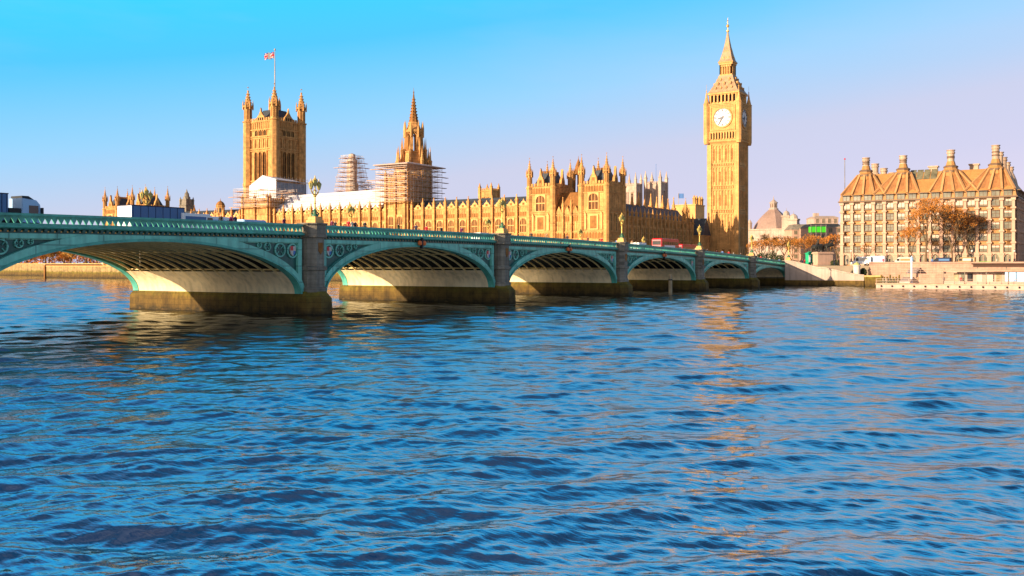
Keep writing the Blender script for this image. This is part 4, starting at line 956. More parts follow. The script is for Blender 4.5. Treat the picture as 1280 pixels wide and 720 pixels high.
# ---------------------------------------------------------------- far towers
def far_tower(name, label, px, Z, w, zt, hp, stone, cat='tower', group=None, win='glass'):
    x, y = P(px, Z); t = thing(name, label, cat, (x, y, GZ), 0, group)
    h = zt - GZ
    b = MB(); b.box(-w / 2, w / 2, -w / 2, w / 2, 0, h)
    for z in (h * .45, h * .68, h - .8): b.box(-w / 2 - .3, w / 2 + .3, -w / 2 - .3, w / 2 + .3, z, z + .5)
    for sx in (-1, 1):
        for sy in (-1, 1): b.box(sx * w * .5 - w * .09, sx * w * .5 + w * .09, sy * w * .5 - w * .09, sy * w * .5 + w * .09, 0, h + .5)
    crest(b, -w / 2, -w / 2, -w / 2, w / 2, h, .9, 1.2); crest(b, -w / 2, w / 2, -w / 2, -w / 2, h, .9, 1.2)
    b.obj('wall', M[stone], t)
    wm = gothic_window(w * .15, h * .17, 2, 1, glass=win, stone=stone, depth=.4); wm2 = gothic_window(w * .15, h * .12, 2, 1, glass=win, stone=stone, depth=.4)
    for q in (-.2, .2):
        put('window', wm, t, (-w / 2 - .02, q * w, h * .73), E_FACE); put('window', wm, t, (q * w, -w / 2 - .02, h * .73), N_FACE)
        put('window', wm2, t, (-w / 2 - .02, q * w, h * .5), E_FACE); put('window', wm2, t, (q * w, -w / 2 - .02, h * .5), N_FACE)
    p = MB().sq(0, 0, [(w * .085, 0), (w * .085, hp * .35), (w * .11, hp * .37), (w * .07, hp * .42), (.12, hp * .9), (.2, hp * .92), (.02, hp)]).mesh('pinnacle', M[stone])
    for sx in (-1, 1):
        for sy in (-1, 1): put('pinnacle', p, t, (sx * w / 2, sy * w / 2, h + .3))
    return t
a1 = far_tower('abbey_tower', 'pale pinkish abbey tower with four pinnacles, partly hidden by the near pavilion', 790.5, 640, 8.6, zz(231, 640), 7.5, 'portland', 'church tower', None, 'portland_dk')
a2 = far_tower('abbey_tower', 'pale pinkish abbey tower with pinnacles and a flagpole, right of its twin', 820, 650, 10.6, zz(229, 650), 8, 'portland', 'church tower', None, 'portland_dk')
MB().lathe(0, 0, [(.22, 40), (.14, zz(206, 650) - GZ), (.3, zz(206, 650) - GZ + .1), (.02, zz(205, 650) - GZ)], 6).obj('flagpole', M['c_sky'], a2)
far_tower('church_tower', 'small square golden tower with four thin pinnacles behind the palace wing', 611.5, 520, 7.4, zz(238, 520), 3.6, 'gold', 'church tower')
x, y = P(233.5, 560)
t = thing('stepped_spire', 'dark grey stepped spire standing between the far pavilion and the domed turret', 'spire', (x, y, GZ))
b = MB(); b.sq(0, 0, [(2.9, 0), (2.9, zz(258, 560) - GZ), (3.2, zz(257, 560) - GZ), (2.5, zz(256, 560) - GZ), (2.3, zz(249, 560) - GZ)]); b.obj('base', M['granite'], t)
b = MB(); b.lathe(0, 0, [(2.2, zz(250, 560) - GZ), (2.0, zz(246, 560) - GZ), (1.4, zz(245.5, 560) - GZ), (1.3, zz(242, 560) - GZ), (.8, zz(241, 560) - GZ), (.4, zz(239, 560) - GZ), (.05, zz(236, 560) - GZ)], 8); b.obj('crown', M['granite'], t)
p = MB().sq(0, 0, [(.4, 0), (.4, 2.6), (.55, 2.7), (.05, 5)]).mesh('pinnacle', M['granite'])
for sx in (-1, 1):
    for sy in (-1, 1): put('pinnacle', p, t, (sx * 2.5, sy * 2.5, zz(257, 560) - GZ))
for px, py, Zq in ((225, 262, 520), (243, 260, 540)):
    x, y = P(px, Zq); t = thing('small_turret', 'small dark pinnacled turret just %s of the grey stepped spire' % ('left' if px < 230 else 'right'), 'turret', (x, y, GZ))
    h = zz(py, Zq) - GZ; MB().lathe(0, 0, [(1.6, 0), (1.6, h - 3), (1.9, h - 2.8), (1.9, h - 2.2), (.9, h - 1.6), (.05, h + 1)], 8).obj('shaft', M['gold_dk'], t); MB().lathe(0, 0, [(.05, h + .8), (.3, h + 1.2), (.03, h + 1.8)], 6).obj('finial', M['gilt'], t)

# small golden tower group seen just left of the clock tower
x, y = P(868, 470); t = thing('roof_lantern_block', 'ornate golden roofline block between side wing turret and clock tower', 'building', (x, y, GZ))
b = MB(); h = zz(258, 470) - GZ; b.box(-9, 3, -4, 8, 0, h); b.box(-9.3, 3.3, -4.3, 8, h, h + .5); b.obj('wall', M['gold_lt'], t)
for xx in (-8, -5, -1, 2): MB().sq(xx, -3, [(.6, h), (.6, h + 3), (.8, h + 3.1), (.05, h + 5)]).obj('pinnacle', M['gold'], t)
x, y = P(848, 520); t = thing('flagpole', 'slim pole with small blue flag over the side wing roof', 'flagpole', (x, y, 10))
h = zz(241, 520) - 10; MB().lathe(0, 0, [(.2, 0), (.12, h)], 6).obj('pole', M['portland_dk'], t)
MB().loft([[(u * RV[0], u * RV[1] + .2 * math.sin(u * 2), h - 3 + dz) for dz in (0, 2.6)] + [(u * RV[0] + .04, u * RV[1] + .2 * math.sin(u * 2) + .04, h - 3 + dz) for dz in (2.6, 0)] for u in (0.1, .7, 1.4, 2.1, 2.8)]).obj('flag', M['c_sky'], t)

# ---------------------------------------------------------------- domed hall behind the clock tower
Zd = 610; x, y = P(967, Zd); k = Zd / F
t = thing('domed_hall', 'pale domed hall with lantern on top, right of the clock tower', 'building', (x, y, GZ), math.atan2(-x, y) * 0 )
zb = zz(294, Zd) - GZ
b = MB(); b.box(-17, 17, -17, 17, 0, zb); b.box(-17.6, 17.6, -17.6, 17.6, zb - 1.2, zb); b.box(-14, 14, -14, 14, zb, zb + 5); b.box(-14.6, 14.6, -14.6, 14.6, zb + 4.6, zb + 5.4)
b.obj('wall', M['portland'], t)
wm = MB(); wm.k = 1; wm.box(-3.5, 3.5, -.05, .05, 0, 7); wm.k = 0; wm.xz([(-4.2, 0), (-3.5, 0), (-3.5, 7), (-2.5, 9), (0, 10), (2.5, 9), (3.5, 7), (3.5, 0), (4.2, 0), (4.2, 7.2), (3, 10), (0, 11), (-3, 10), (-4.2, 7.2)], -.6, 0); wm = wm.mesh('window', [M['portland'], M['portland_dk']])
for q in (-9, 0, 9): put('window', wm, t, (-17.05, q, 5), E_FACE); put('window', wm, t, (q, -17.05, 5), N_FACE)
b = MB(); prof = []
for i in range(8):
    f = i / 7; prof.append((13.4 * (1 - f) + 3.0 * f + 1.2 * math.sin(f * math.pi), zb + 5.4 + f * 13.5))
b.lathe(0, 0, prof, 4, rot=math.pi / 4) if False else b.loft([[(-r_, -r_ * .45, z), (-r_ * .45, -r_, z), (r_ * .45, -r_, z), (r_, -r_ * .45, z), (r_, r_ * .45, z), (r_ * .45, r_, z), (-r_ * .45, r_, z), (-r_, r_ * .45, z)] for r_, z in prof])
b.obj('dome', M['lead'], t); t.scale = (.9, .9, .93)
zt = zb + 18.9
b = MB(); b.lathe(0, 0, [(3.3, zt), (3.3, zt + .8), (2.5, zt + 1.0), (2.5, zt + 4.2), (2.9, zt + 4.4), (2.9, zt + 4.9), (2.0, zt + 5.5), (1.0, zt + 6.4), (.4, zt + 7), (.25, zt + 8), (.05, zt + 9.5)], 8); lo = b.obj('lantern', M['portland_dk'], t)
sl = MB()
for q in range(8):
    a = math.pi / 4 * q; c, s_ = math.cos(a), math.sin(a); rr = 2.5 * math.cos(math.pi / 8) + .03
    sl.add([(rr * c - xx * s_, rr * s_ + xx * c, z) for xx, z in ((-.55, zt + 1.4), (.55, zt + 1.4), (.55, zt + 3.8), (-.55, zt + 3.8))], [(0, 1, 2, 3)])
sl.obj('lantern_opening', M['ph_brz_dk'], lo)
for sx in (-1, 1):
    for sy in (-1, 1): MB().lathe(sx * 13, sy * 13, [(1.6, zb + 5.4), (1.6, zb + 9), (1.9, zb + 9.2), (1.2, zb + 10.6), (.1, zb + 12)], 8).obj('corner_turret', M['portland'], t)
# stone towers to its right
for px, Zq, w, py, lab in ((987, 470, 3.6, 268, 'slim pale stone turret right of the domed hall'), (996, 465, 4.4, 272, 'second pale stone turret, nearer the green netting')):
    x, y = P(px - 4, Zq); t = thing('stone_turret', lab, 'turret', (x, y, GZ)); h = zz(py, Zq) - GZ
    b = MB(); b.sq(0, 0, [(w / 2, 0), (w / 2, h * .5), (w / 2 + .2, h * .51), (w / 2, h * .53), (w / 2, h - 1.5), (w / 2 + .3, h - 1.3), (w / 2 + .3, h - .6)]); b.obj('shaft', M['portland'], t)
    MB().lathe(0, 0, [(w * .45, h - .6), (w * .4, h + .8), (w * .2, h + 1.6), (.08, h + 1.9), (.05, h + 3.2)], 8).obj('cap', M['portland_dk'], t)
# office blocks behind the statue
def block(label, px0, px1, Z, py, d, m, floors, roofm='slate', zr=1.2, name='office_building'):
    x0, y0 = P(px0, Z); x1, y1 = P(px1, Z); ln = math.hypot(x1 - x0, y1 - y0); t = thing(name, label, 'building', (x0, y0, GZ), math.atan2(y1 - y0, x1 - x0))
    h = zz(py, Z) - GZ
    b = MB(); b.box(0, ln, 0, d, 0, h); fh = h / floors
    for i in range(1, floors + 1): b.box(-.15, ln + .15, -.2, d, i * fh - .3, i * fh)
    b.obj('wall', M[m], t)
    nw = max(2, int(ln / 3.2)); wm = MB(); wm.k = 1; wm.box(-.7, .7, -.03, .02, 0, fh * .6); wm.k = 0; wm.box(-.85, .85, -.15, .02, -.15, 0); wm.box(-.85, -.7, -.1, .02, 0, fh * .6).box(.7, .85, -.1, .02, 0, fh * .6).box(-.04, .04, -.06, .02, 0, fh * .6); wm = wm.mesh('window', [M['ph_stone'], M['ph_glass']])
    for f in range(floors):
        for i in range(nw): put('window', wm, t, (ln * (i + .5) / nw, -.01, f * fh + fh * .22))
    r = MB(); r.loft([[(-.3, -.3, h), (ln + .3, -.3, h), (ln + .3, d, h), (-.3, d, h)], [(1.5, 2, h + zr), (ln - 1.5, 2, h + zr), (ln - 1.5, d - 2, h + zr), (1.5, d - 2, h + zr)]]); r.obj('roof', M[roofm], t)
    return t
block('low pale building with grey roof left of the green netting', 990, 1018, 430, 287, 12, 'ph_stone', 6, 'granite', 2.5)
block('tan office building behind the green netting and statue', 1012, 1054, 400, 284, 14, 'ph_stone', 6, 'granite', 1.5)
tb = block('far pale block with a chimney rising above the green netting', 1018, 1048, 520, 272, 14, 'portland', 7, 'portland_dk', 1.0)
MB().box(1, 3.4, 3, 6, 20, zz(266, 520) - GZ).obj('chimney', M['portland'], tb)
x, y = P(1024, 385); t = thing('sheeted_site_box', 'bright green sheeted scaffold on a rooftop, left of the many chimneyed building', 'sheeting', (x - 2, y, GZ), math.atan2(RV[1], RV[0]))
z0, z1 = zz(290.5, 385) - GZ, zz(283.5, 385) - GZ
MB().box(-2.8, 3.2, 0, 3, z0, z1).obj('sheet', M['green'], t); b = MB()
for q in (-2.8, -.8, 1.2, 3.2): b.box(q - .06, q + .06, -.15, -.02, 0, z1 + .8)
b.box(-3, 3.4, -.14, -.03, z1 + .5, z1 + .58); b.obj('pole_frame', M['steel'], t)
x, y = P(1056, 330); t = thing('flagpole', 'tall bare flagpole at the left end of the many chimneyed building', 'flagpole', (x, y, GZ)); h = zz(198, 330) - GZ
MB().lathe(0, 0, [(.18, 0), (.1, h - .4)], 6).obj('pole', M['granite'], t); MB().ball((0, 0, h - .2), .3).obj('finial', M['red'], t)

# ---------------------------------------------------------------- the many chimneyed building
ax, ay = P(1052, 300); bx2, by2 = P(1268, 274)
LP = math.hypot(bx2 - ax, by2 - ay); DP = 46.0
t = thing('chimneyed_building', 'broad brown and stone building with tall bronze chimneys and ribbed roof by the quay', 'building', (ax, ay, GZ), math.atan2(by2 - ay, bx2 - ax))
HP = zz(250, 292) - GZ; NB = 15; pb = LP / NB; CH = 3.2      # CH: cut corners
plan = [(CH * .6, 0), (LP - CH * .6, 0), (LP, CH * .6), (LP, DP), (0, DP), (0, CH * .6)]
MB().prism(plan, 0, HP).obj('wall', M['ph_brz'], t)
FL = 6; fh = HP / FL
col = MB(); col.sq(0, -.25, [(.55, 0), (.55, 3.2), (.45, 3.4), (.38, HP - 1.2)]); col.box(-.62, .62, -.95, .3, HP - 1.2, HP - .5)
for f in range(1, FL): col.box(-.7, .7, -.95, .2, f * fh - .28, f * fh + .22)
colm = col.mesh('column', M['ph_stone'])
for i in range(NB + 1): put('column', colm, t, (min(LP - .2, max(.2, i * pb)), 0, 0))
for i in range(1, 12): put('column', colm, t, (LP, i * 3.9, 0), R(90)); 
for i in range(1, 12): put('column', colm, t, (0, i * 3.9, 0), R(-90))
def pw(kind):
    b = MB(); w_ = pb - 1.25; h_ = fh * .54
    b.k = 1; b.box(-w_ / 2, w_ / 2, -.10, .02, 0, h_)
    b.k = 0; b.box(-w_ / 2 - .1, w_ / 2 + .1, -.5, .02, -.26, -.0); b.box(-w_ / 2 - .06, -w_ / 2, -.26, .02, 0, h_).box(w_ / 2, w_ / 2 + .06, -.26, .02, 0, h_).box(-.05, .05, -.2, .02, 0, h_)
    b.box(-w_ / 2, w_ / 2, -.62, .02, h_, h_ + .14)
    if kind: b.k = 2; b.box(-w_ / 2 + .03, w_ / 2 - .03, -.14, -.09, h_ * (1 - kind), h_)
    if kind == 0: b.k = 0; b.box(-w_ / 2, w_ / 2, -.2, .02, h_ * .5, h_ * .56)
    return b.mesh('window', [M['ph_brz_dk'], M['ph_glass'], M['blind']])
pws = [pw(0), pw(.35), pw(.55), pw(.8)]
arch = MB(); w_ = pb - 1.3; arch.k = 1; arch.box(-w_ / 2, w_ / 2, -.1, .02, 0, 3.2); arch.k = 0
arch.xz([(-w_ / 2 - .1, 3.6), (-w_ / 2 - .1, 2.0), (-w_ / 2, 2.0), (-w_ / 2 * .7, 2.75), (0, 3.1), (w_ / 2 * .7, 2.75), (w_ / 2, 2.0), (w_ / 2 + .1, 2.0), (w_ / 2 + .1, 3.6)], -.5, .02); arch.box(-.06, .06, -.2, 0, 0, 3)
archm = arch.mesh('arched_window', [M['ph_stone'], M['ph_glass']])
rg = random.Random(4)
for i in range(NB):
    x = (i + .5) * pb; put('arched_window', archm, t, (x, -.01, .3))
    for f in range(1, FL):
        put('window', pws[3 if f == FL - 1 and rg.random() < .8 else rg.choice([0, 0, 1, 2])], t, (x, -.01, f * fh + .75))
for i in range(11):
    for f in range(1, FL): put('window', rg.choice(pws), t, (LP + .01, 1.95 + i * 3.9, f * fh + .75), R(90), scale=(1.1, 1, 1))
b = MB(); b.prism([(-.9, -.9), (LP + .9, -.9), (LP + .9, DP + .9), (-.9, DP + .9)], HP - .35, HP + .05); b.obj('eaves', M['ph_brz_dk'], t)
zr = zz(217.5, 300) - GZ; RH = zr - HP; IN = 6.6
b = MB(); b.loft([[(-.6, -.6, HP + .05), (LP + .6, -.6, HP + .05), (LP + .6, DP + .6, HP + .05), (-.6, DP + .6, HP + .05)], [(-.2, -.2, HP + 1.9), (LP + .2, -.2, HP + 1.9), (LP + .2, DP + .2, HP + 1.9), (-.2, DP + .2, HP + 1.9)], [(IN - 2, IN, zr), (LP - IN + 2, IN, zr), (LP - IN + 2, DP - IN, zr), (IN - 2, DP - IN, zr)]])
roof = b.obj('roof', M['ph_brz'], t)
dw = MB(); dw.k = 1; dw.box(-pb * .3, pb * .3, -.05, .6, 0, 1.5); dw.k = 0; dw.box(-pb * .4, pb * .4, -.9, 1.0, 1.5, 1.7); dw.box(-pb * .36, -pb * .3, -.1, 1, 0, 1.5).box(pb * .3, pb * .36, -.1, 1, 0, 1.5).box(-.05, .05, -.1, .6, 0, 1.5); dwm = dw.mesh('dormer', [M['ph_brz_dk'], M['ph_glass']])
for i in range(NB): put('dormer', dwm, t, ((i + .5) * pb, -.62, HP + .15))
for i in range(11): put('dormer', dwm, t, (LP + .62, 1.95 + i * 3.9, HP + .15), R(90))
chs = [.125, .375, .625, .875]
chs = [(1080 - 1052) / 216 * .985, (1129 - 1052) / 216, (1189.5 - 1052) / 216, (1242 - 1052) / 216 * 1.01]
def rbeam(mb, p, q, w_, h_):
    p, q = Vector(p), Vector(q); d = (q - p).normalized(); sd = d.cross(Vector((0, 0, 1))).normalized() * w_; up = sd.cross(d).normalized() * h_
    mb.loft([[tuple(o + sd), tuple(o + sd + up), tuple(o - sd + up), tuple(o - sd)] for o in (p, q)])
for ci, cf in enumerate(chs):
    cx = LP * cf; cy = 5.4; zb = zr + .3
    b = MB(); b.lathe(cx, cy, [(3.0, zb - 2.2), (2.5, zb - 1.0), (2.5, zb - .4), (1.9, zb + .1), (1.9, zb + .8), (1.4, zb + 1.1), (1.12, zb + 2.2), (1.05, zb + 2.3)], 10, 0); base = b.obj('chimney_base', M['ph_brz'], t)
    rim = MB(); rim.lathe(cx, cy, [(2.7, zb - 1.1), (2.75, zb - .6), (2.2, zb - .3)], 10, 0); rim.lathe(cx, cy, [(2.05, zb + .4), (2.1, zb + .8), (1.6, zb + 1.05)], 10, 0); rim.obj('base_vent', M['ph_brz_dk'], base)
    top = zz((193, 193, 189.5, 187)[ci], 292) - GZ
    b = MB(); b.lathe(cx, cy, [(1.0, zb + 2.2), (1.0, top - 1.2), (1.2, top - 1.1), (1.2, top - .7), (1.05, top - .6), (1.05, top - .3), (1.25, top - .2), (1.25, top), (.8, top), (.7, top - 1.5)], 14); ch = b.obj('chimney', M['ph_chim'], t)
    b = MB(); 
    for z in (zb + 3.2, top - 2.2): b.lathe(cx, cy, [(1.02, z), (1.1, z + .06), (1.1, z + .3), (1.02, z + .36)], 14)
    b.obj('chimney_band', M['ph_brz_dk'], ch)
    i0 = round(cx / pb)
    fan = MB(); fanp = []
    # pleated skirt from the base to the columns
    lo = [(i * pb, -.15, HP + 1.9) for i in range(i0 - 2, i0 + 3) if -0.01 <= i * pb <= LP + .01]
    for i, p in enumerate(lo):
        a = math.pi * (1.0 + (i + .5) / len(lo)); q = (cx + 2.3 * math.cos(a), cy + 2.3 * math.sin(a) * .9, zb - .7); fanp.append((p, q))
    for (p, q), (p2, q2) in zip(fanp[:-1], fanp[1:]):
        m1 = tuple((a_ + b_) / 2 + dz for a_, b_, dz in zip(p, p2, (0, .35, 0))); m2 = tuple((a_ + b_) / 2 for a_, b_ in zip(q, q2))
        for A_, B_, C_, D_ in ((p, m1, m2, q), (m1, p2, q2, m2)):
            fan.add([A_, B_, C_, D_, (A_[0], A_[1] + 1, A_[2] - 1.5), (B_[0], B_[1] + 1, B_[2] - 1.5), (C_[0], C_[1] + 1, C_[2] - 1.5), (D_[0], D_[1] + 1, D_[2] - 1.5)], [(0, 1, 2, 3), (7, 6, 5, 4), (0, 4, 5, 1), (1, 5, 6, 2), (2, 6, 7, 3), (3, 7, 4, 0)])
    sk = fan.obj('roof_skirt', M['ph_skirt'], t)
    rbm = MB()
    for p, q in fanp: rbeam(rbm, p, q, .3, .45)
    rbm.obj('skirt_ribs', M['ph_rib'], sk)
for side, cx in ((0, LP * chs[0]), (1, LP * chs[3])):
    for j in range(1, 5):
        cy = 5.4 + j * 8.6; cx += (.9 if side == 0 else .12); zb = zr - 1
        b = MB(); top = zz(193.5 if side == 0 else 187.5, 292) - GZ - .3 - j * .75
        b.lathe(cx, cy, [(2.4, zb - 2), (2.0, zb), (1.2, zb + 2), (1.0, zb + 2.2), (1.0, top - 1.2), (1.2, top - 1.1), (1.2, top - .7), (1.05, top - .6), (1.05, top - .3), (1.25, top - .2), (1.25, top)], 14); b.obj('chimney', M['ph_chim'], t)
for px in (1161, 1213): b = MB(); x = LP * (px - 1052) / 216; b.box(x - 1.2, x + 1.2, 14, 16, zr - 1, zr + 2.0); b.box(x - 1.5, x + 1.5, 13.7, 16.3, zr + 2, zr + 2.4); b.obj('vent_box', M['ph_chim'], t)
x = LP * (1155 - 1052) / 216; b = MB(); b.k = 0
def roofz(y): return HP + 1.9 + (zr - HP - 1.9) * (y + .2) / (IN + .2)
for i in range(4): b.add([(x - 4 + i * 2 + .12, 4.0, roofz(4) + .15), (x - 4 + i * 2 + 1.88, 4.0, roofz(4) + .15), (x - 4 + i * 2 + 1.88, 7.2, roofz(7.2) + .15), (x - 4 + i * 2 + .12, 7.2, roofz(7.2) + .15)], [(0, 1, 2, 3)])
b.obj('roof_glazing', M['ph_glass'], roof)

# ---------------------------------------------------------------- quay north of the bridge: granite wall, ramp of steps, pier
WX = 256.0
quay('embankment_wall', 'pink granite embankment wall running right below the many chimneyed building', [(262, 53.5), (262, -120)], 6.3, 1.2, M['pink_granite'])
t = thing('stone_stair', 'stone stair flank sloping down from the bridge end to the landing, half in shadow', 'stairs', (WX, 53.5, 0))
yb = YN - .95 - 53.5
prof = [(0, -3), (0, 2.75), (1.5, 2.8), (9.5, 4.55), (11.5, 4.7), (18.2, 6.35), (yb, 6.5), (yb, -3)]
MB().yz(prof, 0, .9).obj('flank_wall', M['portland_dk'], t)
c = MB()
up = prof[1:-1]
c.loft([[(-.22, y, z), (-.22, y, z + .32), (1.1, y, z + .32), (1.1, y, z)] for y, z in up]); c.obj('coping', M['portland'], t)
base = MB().box(-.35, 0, 0, yb, -3, 1.5); base.obj('weedy_base', M['tide'], t)
s_ = MB(); ns = 26
for i in range(ns):
    y0, y1 = 1.5 + 17 * i / ns, 1.5 + 17 * (i + 1) / ns; s_.box(1.0, 5.9, y0, y1, -2, 1.9 + 3.5 * (i + 1) / ns)
s_.obj('steps', M['pink_granite'], t)
structure(MB().box(WX + .01, 262, 30, 53.4, -3, 2.2).obj('landing', M['paving']))
quay('landing_wall', 'low sunlit landing wall with weed at the foot of the stone stair', [(WX, 53.4), (WX, 49.0)], 2.85, .9, M['tide'])
# dark timber fender dock beside the landing
t = thing('timber_fender', 'dark green weedy timber fender in the gap beside the pontoon', 'fender', (WX - 2.5, 44.6, 0))
b = MB()
for i in range(7): b.tube([(0, .7 * i, -3), (0, .7 * i, 2.6 + .5 * (i % 3 == 0))], .2, 6)
b.obj('pile', M['tide'], t); MB().box(-.3, .3, -.3, 4.5, 1.2, 1.5).box(-.3, .3, -.3, 4.5, .3, .55).obj('rail', M['leaf_gr'], t)

# floating pier
pX = 238.0
t = thing('floating_pier', 'long pale floating landing pier with railings and canopy moored before the embankment', 'pier', (pX, 47.0, 0))
LL = 110.0
h = MB(); h.box(0, 7.5, -LL, 0, -.8, 1.15); h.obj('hull', M['pale'], t)
MB().box(-.18, 0, -LL, 0.1, .95, 1.2).box(-.18, 0, -LL, .1, -.3, -.02).box(-.02, 7.6, 0, .15, .9, 1.2).obj('rubbing_strake', M['plank'], t)
h = MB()
for i in range(44): h.ball((-.22, -1.2 - 2.4 * i, .55), .2, .2, .25, 6, 4)
o = h.obj('fender_row', M['black'], t)
rl = MB()
for i in range(45): rl.box(.05, .12, -.05 - 2.4 * i, .02 - 2.4 * i, 1.15, 2.3)
for z in (1.5, 1.85, 2.25): rl.box(.06, .11, -LL, 0, z, z + .06)
rl.obj('railing', M['pale'], t)
MB().box(.3, .4, -LL, -14.5, 1.16, 1.75).obj('kick_panel', M['pale'], t)
def pyy(px): return on_x(px, pX) - 47.0
y0 = pyy(1176)
c = MB(); c.box(.0, 7.0, -LL, y0, 4.05, 4.3); c.box(-.25, 7.1, -LL - .1, y0 + .25, 4.3, 4.42); c.obj('canopy', M['ph_stone'], t)
ps = MB()
for i in range(22): ps.box(.3, .45, y0 - .6 - 4.4 * i, y0 - .45 - 4.4 * i, 1.15, 4.05)
ps.obj('canopy_post', M['granite'], t)
cab = MB(); cab.box(3.0, 6.6, -LL, y0 - 3, 1.15, 3.9); cab.obj('cabin', M['pale'], t)
for px0, px1, m in ((1190, 1196, 'wood'), (1199, 1203, 'ph_glass'), (1207, 1214, 'c_charcoal'), (1219, 1226, 'blind'), (1232, 1240, 'blind'), (1243, 1250, 'wood')):
    MB().box(2.93, 3.0, pyy(px1), pyy(px0), 1.6, 3.6).obj('cabin_window', M[m], t)
for px0, px1 in ((1256, 1269.5), (1270.5, 1284)):
    o = MB().box(.5, .6, pyy(px1), pyy(px0), 1.7, 3.9).obj('blue_screen', M['ltblue'], t)
    q = MB()
    for i in range(3): q.box(.46, .5, pyy(px0) - .5 - i * .7, pyy(px0) - .2 - i * .7, 2.2 + .2 * (i % 2), 2.6 + .2 * (i % 2))
    q.obj('notice', M['whitepaint'], o)
y1 = on_x(1217, 248) - 47.0
MB().box(9, 17, -LL, y1, 5.0, 5.6).box(8.7, 17.2, -LL, y1 + .3, 5.6, 5.9).obj('upper_canopy', M['brown'], t)
ps = MB()
for i in range(12): ps.box(9.3, 9.5, y1 - 1 - 6 * i, y1 - .8 - 6 * i, 1.1, 5.0)
ps.obj('upper_post', M['granite'], t)
MB().box(7.5, 17, -LL, y1, -.5, 1.1).obj('inner_hull', M['pale'], t)
MB().loft([[(9, -6, 1.2), (9, -3.6, 1.2), (9, -3.6, 1.5), (9, -6, 1.5)], [(24, -6, 4.6), (24, -3.6, 4.6), (24, -3.6, 4.9), (24, -6, 4.9)]]).obj('gangway', M['steel'], t)
# middle fence of the landing
t = thing('promenade_fence', 'pale slatted fence and lower wall behind the pontoon railing', 'fence', (252, 44, 0))
b = MB(); b.box(0, .4, -90, 0, -3, 3.4); b.obj('wall', M['pink_granite'], t); b = MB()
for i in range(60): b.box(.1, .18, -1.5 * i - .06, -1.5 * i, 3.4, 4.4)
b.box(.11, .17, -90, 0, 4.35, 4.42); b.box(.11, .17, -90, 0, 3.9, 3.95); b.obj('railing', M['pale'], t)
structure(MB().box(252.4, 261.99, -90, 29.9, -3, 3.0).obj('lower_quay', M['paving']))
x = 250; y = on_x(1139.5, x)
t = thing('mooring_post', 'tall white post with greenish top rising above the pontoon', 'post', (x, y, 0))
MB().lathe(0, 0, [(.24, -3), (.22, 6.2), (.3, 6.25), (.3, 6.5)], 10).obj('shaft', M['whitepaint'], t); MB().lathe(0, 0, [(.3, 6.5), (.36, 7.1), (.2, 7.4), (.05, 7.7)], 10).obj('cap', M['ltblue'], t)
x = 258.5; y = on_x(1071, x)
t = thing('advert_column', 'short pale cylindrical kiosk with domed cap on the landing', 'kiosk', (x, y, 2.2))
MB().lathe(0, 0, [(.95, 0), (.95, .4), (.85, .45), (.85, 3.0), (1.0, 3.1), (1.0, 3.3)], 16).obj('drum', M['c_cream'], t); MB().lathe(0, 0, [(.9, 3.3), (.7, 3.7), (.3, 3.95), (.05, 4.2)], 16).obj('cap', M['lens'], t)
# statue of chariot and horses on its plinth
x, y = P(1028.5, 263)
SA = math.atan2(RV[1], RV[0]) + .25
t = thing('chariot_statue', 'dark bronze statue of rearing horses and chariot on a pale plinth beside the bridge end', 'statue', (x, y, GZ), SA)
t.scale = (1.3, 1.3, 1.3); pz = (zz(315, 263) - GZ) / 1.3
b = MB(); b.box(-2.0, 2.0, -1.2, 1.2, 0, .4); b.box(-1.75, 1.75, -1.0, 1.0, .4, pz - .4); b.box(-1.95, 1.95, -1.2, 1.2, pz - .4, pz - .15); b.box(-1.8, 1.8, -1.05, 1.05, pz - .15, pz); b.obj('plinth', M['ph_stone'], t)
def skin_mesh(name, verts, edges, rad, mats, sub=1, root=0, paint=None, loc=None):
    me = bpy.data.meshes.new('tmp'); me.from_pydata(verts, edges, []); o = bpy.data.objects.new('tmp', me); COL.objects.link(o)
    o.modifiers.new('s', 'SKIN'); 
    for i, r in enumerate(rad):
        v = me.skin_vertices[0].data[i]; v.radius = (r, r) if not isinstance(r, tuple) else r; v.use_root = (i == root)
    m2 = o.modifiers.new('u', 'SUBSURF'); m2.levels = sub; m2.render_levels = sub
    dg = bpy.context.evaluated_depsgraph_get(); ev = o.evaluated_get(dg); nm = bpy.data.meshes.new_from_object(ev); nm.name = name
    bpy.data.objects.remove(o); bpy.data.meshes.remove(me)
    nm.materials.clear()
    for m in mats: nm.materials.append(m)
    for p in nm.polygons:
        p.use_smooth = True; p.material_index = paint(p.center) if paint else 0
    return nm
def horse(dy, ph):
    V = [(0, 0, 1.35), (-.55, 0, 1.2), (.45, 0, 1.62), (.75, 0, 2.05), (.95, 0, 2.5), (1.25, 0, 2.55), (1.48, 0, 2.32)]; Rr = [.34, .32, .32, .2, .14, .12, .07]; Ed = [(0, 1), (0, 2), (2, 3), (3, 4), (4, 5), (5, 6)]
    def leg(pts, par, rr):
        i0 = len(V); V.extend(pts); Rr.extend(rr); Ed.append((par, i0)); Ed.extend([(i0 + k, i0 + k + 1) for k in range(len(pts) - 1)])
    for sy in (-1, 1):
        leg([(-.6, .16 * sy, .85), (-.82, .17 * sy, .5), (-.7, .17 * sy, .05)], 1, [.17, .09, .08])
        leg([(.75, .15 * sy, 1.35), (1.15 + .1 * sy * ph, .16 * sy, 1.45 + .15 * sy), (1.2 + .1 * sy * ph, .16 * sy, 1.05 + .15 * sy)], 2, [.13, .075, .06])
    leg([(-.95, 0, 1.3), (-1.15, 0, .9)], 1, [.08, .06])
    V[:] = [(p[0] + 1.15, p[1] + dy, p[2] + pz) for p in V]
    put('horse', skin_mesh('horse', V, Ed, Rr, [M['bronze']]), t)
